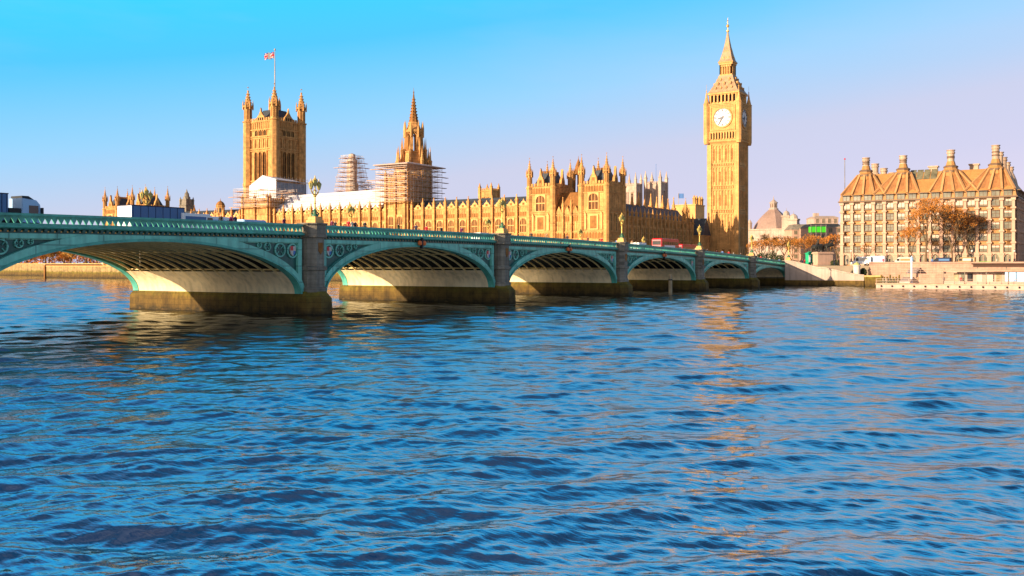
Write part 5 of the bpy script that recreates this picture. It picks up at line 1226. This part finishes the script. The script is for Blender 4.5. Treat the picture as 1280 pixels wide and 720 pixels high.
horse(-.5, 1); horse(.5, -1)
b = MB(); b.loft([[(-2.2, -.7, pz + .7), (-.9, -.7, pz + .7), (-.9, .7, pz + .7), (-2.2, .7, pz + .7)], [(-2.25, -.75, pz + .85), (-.7, -.75, pz + .85), (-.7, .75, pz + .85), (-2.25, .75, pz + .85)], [(-2.2, -.75, pz + 1.3), (-.5, -.75, pz + 1.7), (-.5, .75, pz + 1.7), (-2.2, .75, pz + 1.3)]]); b.tube([(-.9, 0, pz + .75), (1.2, 0, pz + 1.2)], .06, 5); b.obj('chariot', M['bronze'], t)
for sy in (-1, 1):
    w = MB(); n = 14
    w.loft([[(-1.5 + rr * math.cos(q), sy * .85 + dd, pz + .62 + rr * math.sin(q)) for rr, dd in ((.62, -.06), (.62, .06), (.5, .06), (.5, -.06))] for q in [2 * math.pi * j / n for j in range(n + 1)]], caps=False)
    for k in range(4): q = math.pi / 4 * k; w.tube([(-1.5 + .55 * math.cos(q), sy * .85, pz + .62 + .55 * math.sin(q)), (-1.5 - .55 * math.cos(q), sy * .85, pz + .62 - .55 * math.sin(q))], .04, 4)
    w.obj('wheel', M['bronze'], t)
def figure(verts_extra, x, y, z, sc):
    V = [(0, 0, .95), (0, 0, 1.2), (0, 0, 1.42), (0, 0, 1.55), (0, 0, 1.72)]; Rr = [.17, .15, .13, .06, .11]; Ed = [(0, 1), (1, 2), (2, 3), (3, 4)]
    for sy in (-1, 1):
        i = len(V); V += [(0, .12 * sy, .5), (0, .14 * sy, .05)]; Rr += [.13, .14]; Ed += [(0, i), (i, i + 1)]
        i = len(V); e = verts_extra[0 if sy < 0 else 1]; V += [(0, .2 * sy, 1.4), e[0], e[1]]; Rr += [.08, .055, .045]; Ed += [(2, i), (i, i + 1), (i + 1, i + 2)]
    V = [(x + p[0] * sc, y + p[1] * sc, z + p[2] * sc) for p in V]
    put('rider', skin_mesh('rider', V, Ed, [r * sc for r in Rr], [M['bronze']]), t)
figure([((.1, -.45, 1.65), (.2, -.6, 2.05)), ((.05, .45, 1.6), (.1, .6, 1.95))], -1.1, 0, pz + .8, 1.15)
figure([((.15, -.3, 1.1), (.3, -.2, .95)), ((.15, .3, 1.1), (.3, .2, .95))], -1.8, -.4, pz + .6, .85)
# kiosk, van and small things by the bridge end
x, y = P(1012, 268); t = thing('green_kiosk', 'small green and white kiosk left of the chariot statue', 'kiosk', (x, y, GZ), SA)
z1 = zz(317.5, 268) - GZ; b = MB(); b.box(-.8, .8, -.8, .8, 0, z1); b.obj('wall', M['kgreen'], t); MB().box(-.95, .95, -.95, .95, z1, z1 + .2).loft([[(-.9, -.9, z1 + .2), (.9, -.9, z1 + .2), (.9, .9, z1 + .2), (-.9, .9, z1 + .2)], [(-.2, -.2, z1 + .7), (.2, -.2, z1 + .7), (.2, .2, z1 + .7), (-.2, .2, z1 + .7)]]).obj('roof', M['kgreen'], t)
MB().box(-.75, -.1, -.86, -.8, .9, z1 - .3).obj('counter', M['whitepaint'], t)
x, y = P(1230, 258); t = thing('covered_kiosk', 'green tented kiosk on the embankment above the brown canopy', 'kiosk', (x, y, GZ), -R(90))
z1 = zz(326.8, 258) - GZ; z0 = z1 - 1.6
MB().box(-1.7, 2.0, -.8, .8, 0, z0).obj('counter', M['c_cream'], t); b = MB(); b.loft([[(-2.1, -1, z0), (2.4, -1, z0), (2.4, 1, z0), (-2.1, 1, z0)], [(-2, -.9, z1 - .3), (2.3, -.9, z1 - .3), (2.3, .9, z1 - .3), (-2, .9, z1 - .3)], [(-1.2, -.1, z1), (1.7, -.1, z1), (1.7, .1, z1), (-1.2, .1, z1)]]); b.obj('tent_roof', M['green'], t)

# ---------------------------------------------------------------- vehicles
def wheel(parent, x, y, r, w=.3):
    m = MB(); n = 16
    m.loft([[(x + rr * math.cos(q), y + d, r + rr * math.sin(q)) for q in [2 * math.pi * j / n for j in range(n)]] for rr, d in ((r * .55, -w / 2), (r, -w / 2), (r, w / 2), (r * .55, w / 2))])
    o = m.obj('wheel', M['rubber'], parent); MB().loft([[(x + r * .5 * math.cos(q), y + d, r + r * .5 * math.sin(q)) for q in [2 * math.pi * j / 10 for j in range(10)]] for d in (-w / 2 - .02, w / 2 + .02)]).obj('rim', M['steel'], o)
def road_z(x): return zp(x) - 1.2
def vehicle(name, label, cat, px, Y, group=None, dx=0):
    x = on_y(px, Y) + dx; return thing(name, label, cat, (x, Y, road_z(x)), 0, group)
def slab(b, poly, y0, y1, bev=.12):   # side outline with softened edges
    cx = sum(p[0] for p in poly) / len(poly); cz = sum(p[1] for p in poly) / len(poly)
    sh = [(cx + (p[0] - cx) * .965, cz + (p[1] - cz) * .965) for p in poly]
    b.loft([[(p[0], y, p[1]) for p in q] for q, y in ((sh, y0), (poly, y0 + bev), (poly, y1 - bev), (sh, y1))])
Yl = 84.5
# articulated lorry at the left edge (drives west, to the right in the picture)
t = vehicle('lorry', 'dark blue lorry with silver blue cab crossing the bridge at the left edge', 'lorry', 30, Yl); t.scale = (.9, .9, .86)
b = MB(); slab(b, [(-.9, .9), (1.15, .9), (1.2, 1.7), (1.0, 2.9), (.6, 3.35), (-.9, 3.5)], -1.2, 1.2); cab = b.obj('cab', M['ltblue'], t)
for q in (-1.21, 1.21): MB().box(-.2, .8, q - .012, q + .012, 1.9, 2.75).obj('side_window', M['glass'], cab)
b = MB(); b.add([(1.22, -1.05, 1.75), (1.22, 1.05, 1.75), (1.03, 1.05, 2.85), (1.03, -1.05, 2.85)], [(0, 1, 2, 3)]); b.obj('windscreen', M['glass'], cab)
for q in (-1.38, 1.38): MB().box(1.0, 1.2, q - .11, q + .11, 1.9, 2.55).obj('mirror', M['black'], cab)
MB().loft([[(-.8, -1, 3.5), (.5, -1, 3.36), (.5, 1, 3.36), (-.8, 1, 3.5)], [(-.8, -.95, 3.75), (-.1, -.95, 3.75), (-.1, .95, 3.75), (-.8, .95, 3.75)]]).obj('wind_deflector', M['black'], cab)
MB().box(-9.5, 1.0, -.9, .9, .55, .95).box(-2.2, -1.0, -1.1, 1.1, .9, 2.4).obj('chassis', M['black'], t)
b = MB(); b.box(-10.2, -2.4, -1.25, 1.25, 1.0, 3.85); tr_ = b.obj('trailer', M['blue'], t); b = MB().box(-10.25, -2.35, -1.27, 1.27, 3.8, 3.9).box(-10.25, -2.35, -1.27, 1.27, 1.0, 1.12)
for i in range(16): b.box(-10.2 + i * .51, -10.14 + i * .51, -1.275, 1.275, 1.12, 3.8)
b.obj('trailer_frame', M['c_navy'], tr_)
for xx in (.5, -1.6, -7.6, -8.8):
    for yy in (-1.05, 1.05): wheel(t, xx, yy, .5)
# box lorry with white end and blue side
t = vehicle('box_lorry', 'box lorry with white end and long blue side, left of the near lamp', 'lorry', 187, 90); t.scale = (.92, .95, .86)
b = MB(); b.box(-3.4, 4.0, -1.28, 1.28, 1.0, 3.7); o = b.obj('cargo_box', M['blue'], t)
MB().box(-3.46, -3.4, -1.25, 1.25, 1.05, 3.68).obj('rear_door', M['whitepaint'], o); b = MB().box(-3.45, 4.05, -1.31, 1.31, 3.68, 3.8).box(-3.45, 4.05, -1.31, 1.31, 1.0, 1.1)
for i in range(8): b.box(-3.3 + i * 1.04, -3.25 + i * 1.04, -1.305, 1.305, 1.1, 3.68)
b.obj('box_frame', M['c_navy'], o)
b = MB(); slab(b, [(4.2, .8), (6.2, .8), (6.25, 1.6), (5.9, 2.7), (4.2, 2.9)], -1.15, 1.15); cb = b.obj('cab', M['whitepaint'], t); [MB().box(4.8, 5.8, q - .012, q + .012, 1.6, 2.4).obj('side_window', M['glass'], cb) for q in (-1.16, 1.16)]
MB().box(-3.3, 6, -.9, .9, .5, .95).obj('chassis', M['black'], t)
for xx in (5.2, -2.0):
    for yy in (-1.02, 1.02): wheel(t, xx, yy, .48)
def van(label, px, Y, m1, m2, h=2.5, ln=5.4, cat='van'):
    t = vehicle('van', label, cat, px, Y); L2 = ln / 2
    b = MB(); slab(b, [(-L2, .45), (L2, .45), (L2, 1.1), (L2 - .9, 1.35), (L2 - 1.7, h), (-L2, h)], -1.0, 1.0); bd = b.obj('body', M[m1], t)
    for q in (-1.006, 1.006): MB().box(-L2 + .4, L2 - 2.3, q - .01, q + .01, 1.3, h - .35).obj('side_panel', M[m2], bd)
    for q in (-1.01, 1.01): MB().box(L2 - 2.1, L2 - 1.35, q - .012, q + .012, 1.3, h - .4).obj('side_window', M['glass'], bd)
    b = MB(); b.add([(L2 - .88, -.85, 1.4), (L2 - .88, .85, 1.4), (L2 - 1.66, .85, h - .1), (L2 - 1.66, -.85, h - .1)], [(0, 1, 2, 3)]); b.obj('windscreen', M['glass'], bd)
    for xx in (L2 - 1, -L2 + 1):
        for yy in (-.9, .9): wheel(t, xx, yy, .36, .24)
    return t
van('white panel van with blue flank behind two walkers, left of the domed turret', 246, 89.5, 'whitepaint', 'blue', 2.65, 5.6)
van('white van with pale blue side following close to the domed turret', 272, 91, 'whitepaint', 'ltblue', 2.5, 5.2)
van('low pale blue van under the square tower, left of the nearest lamp', 318, 87, 'ltblue', 'blue', 2.1, 5.0)
van('small pale van on the bridge just left of the second lamp from the left', 604, 88, 'whitepaint', 'ltblue', 2.2, 4.6)
van('dark blue van beside the foot of the second near lamp', 627, 86, 'c_navy', 'blue', 2.2, 5)
van('green flatbed van passing behind the parapet of the second arch', 468, 86, 'lampgreen', 'kgreen', 1.75, 4.4)
van('white van parked at the bridge end above the stone stair', 995, 93, 'whitepaint', 'c_cream', 2.3, 5.0)
def bus(label, px, Y, adv):
    t = vehicle('double_decker_bus', label, 'bus', px, Y, 'red buses on the bridge')
    b = MB(); slab(b, [(-5.2, .35), (5.1, .35), (5.3, 1.4), (5.1, 4.1), (4.8, 4.38), (-4.9, 4.38), (-5.2, 4.1)], -1.25, 1.25, .18); bd = b.obj('body', M['red'], t)
    w = MB()
    for s in (-1, 1):
        for z0, z1 in ((1.3, 2.1), (2.95, 3.65)):
            for i in range(7): w.box(-4.7 + i * 1.33, -4.7 + i * 1.33 + 1.2, s * 1.25 - .012, s * 1.25 + .012, z0, z1)
    w.obj('side_window', M['glass'], bd)
    MB().box(5.12, 5.3, -1.05, 1.05, 1.3, 2.3).box(4.95, 5.14, -1.05, 1.05, 2.9, 3.8).obj('windscreen', M['glass'], bd); MB().box(-5.25, -5.15, -1.0, 1.0, 2.9, 3.8).box(-5.25, -5.18, -.9, .9, 1.4, 2.2).obj('rear_window', M['glass'], bd)
    MB().box(-3.6, 2.6, -1.275, -1.25, 2.2, 2.85).obj('side_panel', M[adv], bd)
    for xx in (3.4, -3.1):
        for yy in (-1.12, 1.12): wheel(t, xx, yy, .5)
bus('red double decker bus with a long pale panel, left of the two buses', 832, 87, 'whitepaint'); bus('red double decker bus leading, right of the two buses', 857, 92, 'c_tan')
van('white minibus just behind the left red bus, at the third pier lamp', 800, 86, 'whitepaint', 'ltblue', 2.7, 5.4)

# ---------------------------------------------------------------- people on the bridge and quay
def person_mesh(coat, legs, hair, stride, female=False):
    hipw, shw = .095, .175 if female else .2
    V = [(0, 0, .95), (0, 0, 1.12), (0, .0, 1.38), (0, .01, 1.50), (.015, 0, 1.63)]; Rr = [(.15, .12), (.14, .11), (.15, .11), (.055, .055), (.095, .085)]; Ed = [(0, 1), (1, 2), (2, 3), (3, 4)]
    for s in (-1, 1):
        i = len(V); f = s * stride
        V += [(.02 * 0, s * hipw, .88), (f * .5 + .03, s * hipw, .48), (f - .02, s * hipw, .08), (f + .14, s * hipw, .04)]; Rr += [(.095, .095), (.062, .062), (.045, .045), (.04, .035)]; Ed += [(0, i), (i, i + 1), (i + 1, i + 2), (i + 2, i + 3)]
        i = len(V); V += [(0, s * shw, 1.42), (-f * .35 - .02, s * (shw + .06), 1.14), (-f * .6 + .08, s * (shw + .05), .90), (-f * .7 + .12, s * (shw + .04), .80)]; Rr += [(.062, .062), (.05, .05), (.036, .036), (.032, .022)]; Ed += [(2, i), (i, i + 1), (i + 1, i + 2), (i + 2, i + 3)]
    def paint(c):
        if c.z > 1.66 or (c.z > 1.56 and c.x < -.0): return 3
        if c.z > 1.47: return 2
        if c.z < .86 and abs(c.y) > .19: return 2
        return 0 if c.z > .86 or abs(c.y) > .2 else 1
    return skin_mesh('person', V, Ed, Rr, [M[coat], M[legs], M['skin'], M[hair]], 1, 0, paint)
pm = {}
for nm, a in dict(navy=('c_navy', 'c_charcoal'), crimson=('c_crimson', 'c_navy'), charcoal=('c_charcoal', 'c_navy'), tan=('c_tan', 'c_charcoal'), sky=('c_sky', 'c_navy'), cream=('c_cream', 'c_tan'), plum=('c_plum', 'c_charcoal'), olive=('c_olive', 'c_charcoal')).items():
    pm[nm] = person_mesh(a[0], a[1], 'hair', .22 if nm in ('navy', 'tan', 'sky', 'olive') else .1, nm in ('crimson', 'cream', 'plum'))
word = dict(navy='navy coat', crimson='red jacket', charcoal='black coat', tan='tan coat', sky='blue jacket', cream='cream coat', plum='purple coat', olive='olive coat')
where = [(276, 'charcoal', 'before the white panel van', 78.5), (289, 'plum', 'right of the domed turret', 78), (294, 'navy', 'left of the pale blue van', 78.6), (355, 'plum', 'below the square tower, left of the nearest lamp', 77.4),
         (388, 'tan', 'beside the foot of the nearest lamp', 79), (415, 'plum', 'alone right of the nearest lamp', 77.5), (419, 'charcoal', 'second from the nearest lamp', 78.2), (435.5, 'crimson', 'between the two leftmost near lamps', 77.0), (440, 'cream', 'beside the walker in red', 77.2), (444, 'navy', 'right of the walker in cream', 77.1),
         (456, 'charcoal', 'under the far lamp by the white roof', 77.6), (498, 'olive', 'below the central spire', 77.2), (520, 'navy', 'left of the second arch lights', 77.4), (533, 'crimson', 'above the second arch lights', 77.3), (552, 'charcoal', 'right of the second arch lights', 77.4), (577, 'plum', 'left of the small pale van', 77.5),
         (664, 'charcoal', 'just right of the second near lamp', 77.3), (683, 'tan', 'below the left turret of the near pavilion', 77.5), (709, 'navy', 'above the third arch lights', 77.3), (735, 'plum', 'below the near pavilion right tower', 77.3), (752, 'crimson', 'below the near pavilion corner', 77.5), (771, 'sky', 'close left of the third near lamp', 77.4), (776, 'cream', 'touching the third near lamp base', 77.2),
         (790, 'tan', 'right of the third near lamp', 77.2), (795, 'cream', 'between the third near lamp and the minibus', 77.6), (870, 'cream', 'behind the last bus', 77.4), (884, 'navy', 'right of the fourth near lamp', 77.4), (896, 'plum', 'left part of the clock tower foot', 77.2), (903, 'sky', 'in front of the clock tower slit windows', 77.4), (911, 'crimson', 'before the middle of the clock tower foot', 77.2), (917, 'cream', 'before the clock tower corner', 77.5),
         (926, 'charcoal', 'before the shaded clock tower side', 77.3), (934, 'tan', 'left of the fifth near lamp', 77.2), (946, 'olive', 'right of the fifth near lamp', 77.5), (951, 'crimson', 'second right of the fifth near lamp', 77.3), (957, 'navy', 'below the domed hall', 77.2), (962, 'cream', 'below the dome, in pale clothes', 77.6), (968, 'charcoal', 'above the last arch', 77.3), (974, 'sky', 'near the bridge end', 77.4), (979, 'plum', 'last on the bridge before the stone stair', 77.2)]
rg = random.Random(3)
def person(nm, loc, rz, label, sc):
    o = put('person', pm[nm], None, loc, rz); o.scale = (sc, sc, sc); tag(o, label, 'person', 'people walking on the bridge and quay')
for px, nm, wh, Y in where:
    x = on_y(px, Y); person(nm, (x, Y, zp(x) - .84), rg.choice([0, math.pi, 0.3, 3.4, -1.6]), 'person in %s at the parapet %s' % (word[nm], wh), rg.uniform(.97, 1.07))
for px, X, nm, wh in ((1003, 263.3, 'navy', 'at the top of the stone stair'), (1006, 264.5, 'crimson', 'left of the green kiosk'), (1043, 264, 'charcoal', 'right of the statue plinth'), (1047, 264, 'olive', 'on the quay left of the many chimneyed building')):
    y = on_x(px, X); person(nm, (X, y, GZ), rg.uniform(0, 6), 'person in %s standing %s' % (word[nm], wh), 1.0)
for px, X, nm, wh in ((1052, 259.5, 'charcoal', 'halfway down behind the stair flank'), (1056, 258.5, 'plum', 'low on the landing behind the stair foot'), (1180, 240.5, 'navy', 'under the left end of the pontoon canopy'), (1201, 240, 'crimson', 'under the canopy before a dark cabin window'), (1147, 241, 'tan', 'at the pontoon rail right of the white post')):
    y = on_x(px, X); person(nm, (X, y, 2.2 if X > 250 else 1.15), rg.uniform(0, 6), 'person in %s standing %s' % (word[nm], wh), 1.0)

# ---------------------------------------------------------------- lone timber pile in the river
x, y = P(838, 178)
t = thing('timber_pile', 'lone pale timber pile standing in the water before the fourth arch', 'pile', (x, y, 0))
MB().lathe(0, 0, [(.36, -3), (.34, 3.3), (.3, 3.55), (.1, 3.7)], 10).obj('shaft', M['wood'], t); MB().lathe(0, 0, [(.37, 2.6), (.39, 2.65), (.39, 2.8), (.37, 2.85)], 10).obj('iron_band', M['black'], t)

# ---------------------------------------------------------------- trees
def tree_meshes(seed, h, spread, nleaf, leaf, mleaf, trunk_r, dense=1.0, lev=4):
    rg = random.Random(seed); b = MB(); tips = []
    def grow(p, d, r, ln, k):
        q = p + d * ln; mid = p + d * ln * .5 + Vector((rg.uniform(-1, 1), rg.uniform(-1, 1), 0)) * ln * .06
        b.tube([p, mid, q], [r, r * .85, r * .68], 6 if k < 2 else 4)
        if k >= 2: tips.append((q, ln)); tips.append((mid, ln))
        if k == lev: return
        n = 3 if k else 4
        for i in range(n):
            a = 2 * math.pi * (i + rg.random() * .7) / n; tilt = rg.uniform(.35, .75) * spread
            u = d.orthogonal().normalized(); v = d.cross(u); nd = (d * math.cos(tilt) + (u * math.cos(a) + v * math.sin(a)) * math.sin(tilt)); nd.z += .12; nd.normalize()
            grow(q, nd, r * .62, ln * rg.uniform(.62, .82), k + 1)
    grow(Vector((0, 0, -.1)), Vector((rg.uniform(-.04, .04), rg.uniform(-.04, .04), 1)).normalized(), trunk_r, h * .3, 0)
    zmax = max(p.z for p, _ in tips); sc = h / zmax
    b.v = [(x * sc, y * sc, z * sc) for x, y, z in b.v]; tips = [(p * sc, l * sc) for p, l in tips]
    lf = MB(); vs = []; fs = []
    for i in range(nleaf):
        p, l_ = rg.choice(tips); o = Vector((rg.gauss(0, 1), rg.gauss(0, 1), rg.gauss(0, 1))) * l_ * .30 + p
        if o.z < h * .18: continue
        u = Vector((rg.gauss(0, 1), rg.gauss(0, 1), rg.gauss(0, 1))).normalized(); v = u.orthogonal().normalized(); s = leaf * rg.uniform(.6, 1.4); k = len(vs)
        vs += [o + u * s, o + v * s * .6, o - u * s, o - v * s * .6]; fs.append((k, k + 1, k + 2, k + 3))
    lf.add(vs, fs)
    return b.mesh('trunk', M['bark']), lf.mesh('crown', M[mleaf])
def tree(ms, label, loc, rz=0, sc=1.0, group=None):
    t = thing('tree', label, 'tree', loc, rz, group); t.scale = (sc, sc, sc); put('trunk', ms[0], t); put('crown', ms[1], t); return t
big = tree_meshes(3, 20, .66, 3000, .17, 'leaf_or', .34, lev=6); big2 = tree_meshes(8, 18, .64, 2400, .17, 'leaf_or', .3, lev=6); bare = tree_meshes(12, 9, .9, 160, .18, 'leaf_or', .2)
def at_Z(px, Z): x, y = P(px, Z); return (x, y, GZ)
tree(big, 'large orange leaved tree before the middle of the many chimneyed building', at_Z(1158, 273), 0, .98)
tree(big2, 'tall thin orange tree before the building, right of the largest tree', at_Z(1190, 275), 1, .98)
tree(big2, 'narrow orange tree between the second and third chimneys from the right', at_Z(1209, 278), 2.5, .86)
tree(big2, 'smaller orange tree left of the largest tree, before the building', at_Z(1139, 276), 4, .68)
tree(bare, 'small bare tree before the left end of the many chimneyed building', at_Z(1085, 280), 0, .7); 
mid = [tree_meshes(21, 11, .85, 1100, .18, 'leaf_or', .2, lev=5), tree_meshes(22, 12, .8, 1000, .18, 'leaf_gd', .2, lev=5)]
k = 0
for px, Z, sc, kind, lab in ((948, 330, .8, 0, 'below the dome, beside the clock tower'), (958, 345, .95, 1, 'golden, below the middle of the dome'), (969, 330, .85, 0, 'below the right of the dome'), (980, 350, 1.0, 0, 'left of the pale stone turrets'), (991, 330, .8, 1, 'golden, in front of the first stone turret'), (1003, 320, .85, 0, 'just right of the pale stone turrets'), (1013, 340, 1.0, 0, 'behind the green kiosk'), (1022, 325, .9, 0, 'behind the statue horses'), (1036, 315, .85, 0, 'behind the statue chariot'), (1046, 310, .95, 0, 'at the left corner of the many chimneyed building')):
    tree(mid[kind], 'orange leaved tree ' + lab, at_Z(px, Z), px * .7, sc)
# evergreens and shrubs near the bridge end
def bush(label, loc, r, h, seed, m='leaf_gr'):
    rg = random.Random(seed); t = thing('shrub', label, 'shrub', loc); vs = []; fs = []
    for i in range(700):
        p = Vector((rg.gauss(0, 1), rg.gauss(0, 1), rg.gauss(0, 1))).normalized() * rg.random() ** .4; o = Vector((p.x * r, p.y * r, h * .5 + p.z * h * .5)); u = Vector((rg.gauss(0, 1), rg.gauss(0, 1), rg.gauss(0, 1))).normalized(); v = u.orthogonal().normalized(); s = .22 * rg.uniform(.6, 1.4); k = len(vs)
        vs += [o + u * s, o + v * s * .6, o - u * s, o - v * s * .6]; fs.append((k, k + 1, k + 2, k + 3))
    MB().add(vs, fs).obj('foliage', M[m], t); MB().tube([(0, 0, -.1), (0, 0, h * .6)], [.12, .05], 5).obj('stem', M['bark'], t)
x, y = P(952, 300); bush('dark evergreen shrub right of the clock tower foot', (x, y, GZ), 1.6, 4.2, 1)
x, y = P(965, 300); bush('dark evergreen shrub below the dome, larger one', (x, y, GZ), 2.0, 4.6, 2)
x, y = P(975, 295); bush('dark clipped shrub behind the bridge end', (x, y, GZ), 1.4, 3.4, 3)
x, y = P(1043, 262); bush('dark green bush right of the statue plinth', (x, y, GZ - 2), 1.5, 3.6, 4)
x, y = P(1078, 262); bush('small dark bush on the landing right of the pale kiosk', (260.5, on_x(1079, 260.5), 2.2), .9, 2.6, 5)
# far bank under the leftmost arch
far = [tree_meshes(31, 17, 1.0, 2600, .42, 'leaf_gd', .4), tree_meshes(32, 15, 1.1, 2600, .42, 'leaf_or', .36)]
rg = random.Random(12); n = 0
names = ['first', 'second', 'third', 'fourth', 'fifth', 'sixth', 'seventh', 'eighth', 'ninth', 'tenth', 'eleventh', 'twelfth', 'thirteenth', 'fourteenth', 'fifteenth', 'sixteenth']
for i in range(16):
    y = 424 + i * 8.5; x = 313 + rg.uniform(0, 3)
    tree(far[i % 2], '%s low tree under the leftmost arch, %s from the terrace corner' % (('golden', 'orange')[i % 2], names[i]), (x, y, GZ - .6), rg.uniform(0, 6), rg.uniform(.48, .62))
for i in range(14):
    y = 420 + i * 11; x = 334 + rg.uniform(0, 6)
    o = tree(far[(i + 1) % 2], 'tree in the back garden row seen under the leftmost arch', (x, y, GZ), rg.uniform(0, 6), rg.uniform(.95, 1.2), 'back row of garden trees')
b_ = thing('garden_building', 'low cream building with brown roof beyond the palace terrace, under the leftmost arch', 'building', (296, 412, GZ))
MB().box(0, 12, 1.5, 12, -1, 5).obj('wall', M['c_cream'], b_); MB().loft([[(-.4, 1.1, 5), (12.4, 1.1, 5), (12.4, 12.4, 5), (-.4, 12.4, 5)], [(3, 6, 8), (9, 6, 8), (9, 7, 8), (3, 7, 8)]]).obj('roof', M['brown'], b_)
wm = MB(); wm.k = 1; wm.box(-.6, .6, -.04, .02, 0, 1.8); wm.k = 0; wm.box(-.75, .75, -.12, .02, -.15, 0); wm = wm.mesh('window', [M['whitepaint'], M['glass']])
for q in (3, 6, 9): put('window', wm, b_, (0, q, 1.5), E_FACE)

hd = thing('hedge', 'tall golden hedge behind the garden trees under the leftmost arch', 'hedge', (352, 520, GZ))
rg = random.Random(5); vs = []; fs = []
for i in range(8000):
    o = Vector((rg.gauss(0, 1.6), rg.uniform(-105, 120), 0)); o.z = rg.random() ** .8 * (13 + 2.2 * math.sin(o.y * .21) + 1.3 * math.sin(o.y * .53)); u = Vector((rg.gauss(0, 1), rg.gauss(0, 1), rg.gauss(0, 1))).normalized(); v = u.orthogonal().normalized(); s = .8 * rg.uniform(.6, 1.4); k = len(vs)
    vs += [o + u * s, o + v * s * .6, o - u * s, o - v * s * .6]; fs.append((k, k + 1, k + 2, k + 3))
MB().add(vs, fs).obj('foliage', M['leaf_or'], hd)
st_ = MB()
for i in range(30): st_.tube([(rg.uniform(-1, 1), -104 + i * 7.6, -.2), (rg.uniform(-1, 1), -104 + i * 7.6, 6)], [.14, .06], 5)
st_.obj('stems', M['bark'], hd)

# traffic and walkers on the embankment road
for px, Z, m1, m2, h, lab in ((1077, 272, 'whitepaint', 'c_cream', 2.5, 'white van on the embankment road left of the small bare tree'), (1094, 271, 'whitepaint', 'ltblue', 2.7, 'white van on the embankment road below the first left bays'), (1128, 271, 'c_cream', 'c_tan', 2.3, 'cream van on the embankment road left of the white mooring post'), (1176, 268, 'c_navy', 'blue', 2.2, 'dark van on the embankment road under the tallest orange tree'), (1206, 267, 'c_tan', 'c_cream', 2.3, 'tan van on the embankment road left of the green tented kiosk')):
    o = van(lab, 640, 88, m1, m2, h); x, y = P(px, Z); o.location = (x, y, GZ); o.rotation_euler = (0, 0, R(90))
for px, nm, wh in ((1059, 'charcoal', 'left of the first white van'), (1104, 'crimson', 'right of the second white van'), (1112, 'navy', 'between the white and the cream van'), (1150, 'plum', 'right of the mooring post'), (1165, 'sky', 'below the tallest orange tree'), (1197, 'charcoal', 'left of the tan van'), (1246, 'cream', 'right of the green tented kiosk'), (1262, 'navy', 'near the shaded building corner')):
    x, y = P(px, 257); person(nm, (x, y, GZ + .25), rg.uniform(0, 6), 'person in %s at the embankment wall, %s' % (word[nm], wh), 1.02)
# cast iron lamps along the embankment wall
first_l = None
for px, lab in ((1064, 'beside the pale kiosk'), (1109, 'left of the mooring post'), (1160, 'right of the mooring post'), (1215, 'left of the green tented kiosk'), (1268, 'at the shaded building corner')):
    x, y = P(px, 257.5); lb = 'dark iron globe lamp on the embankment wall, ' + lab
    if first_l is None:
        t = first_l = thing('embankment_lamp', lb, 'street lamp', (x, y, 6.3), 0, 'lamps along the embankment wall')
        MB().lathe(0, 0, [(.35, 0), (.35, .3), (.2, .4), (.24, .8), (.1, 1.0), (.07, 2.6), (.12, 2.7)], 8).obj('post', M['black'], t); MB().ball((0, 0, 2.98), .3).obj('globe', M['dial'], t); MB().lathe(0, 0, [(.14, 3.24), (.1, 3.34), (.02, 3.5)], 8).obj('finial', M['black'], t)
    else: dup(first_l, (x, y, 6.3), 0, lb)
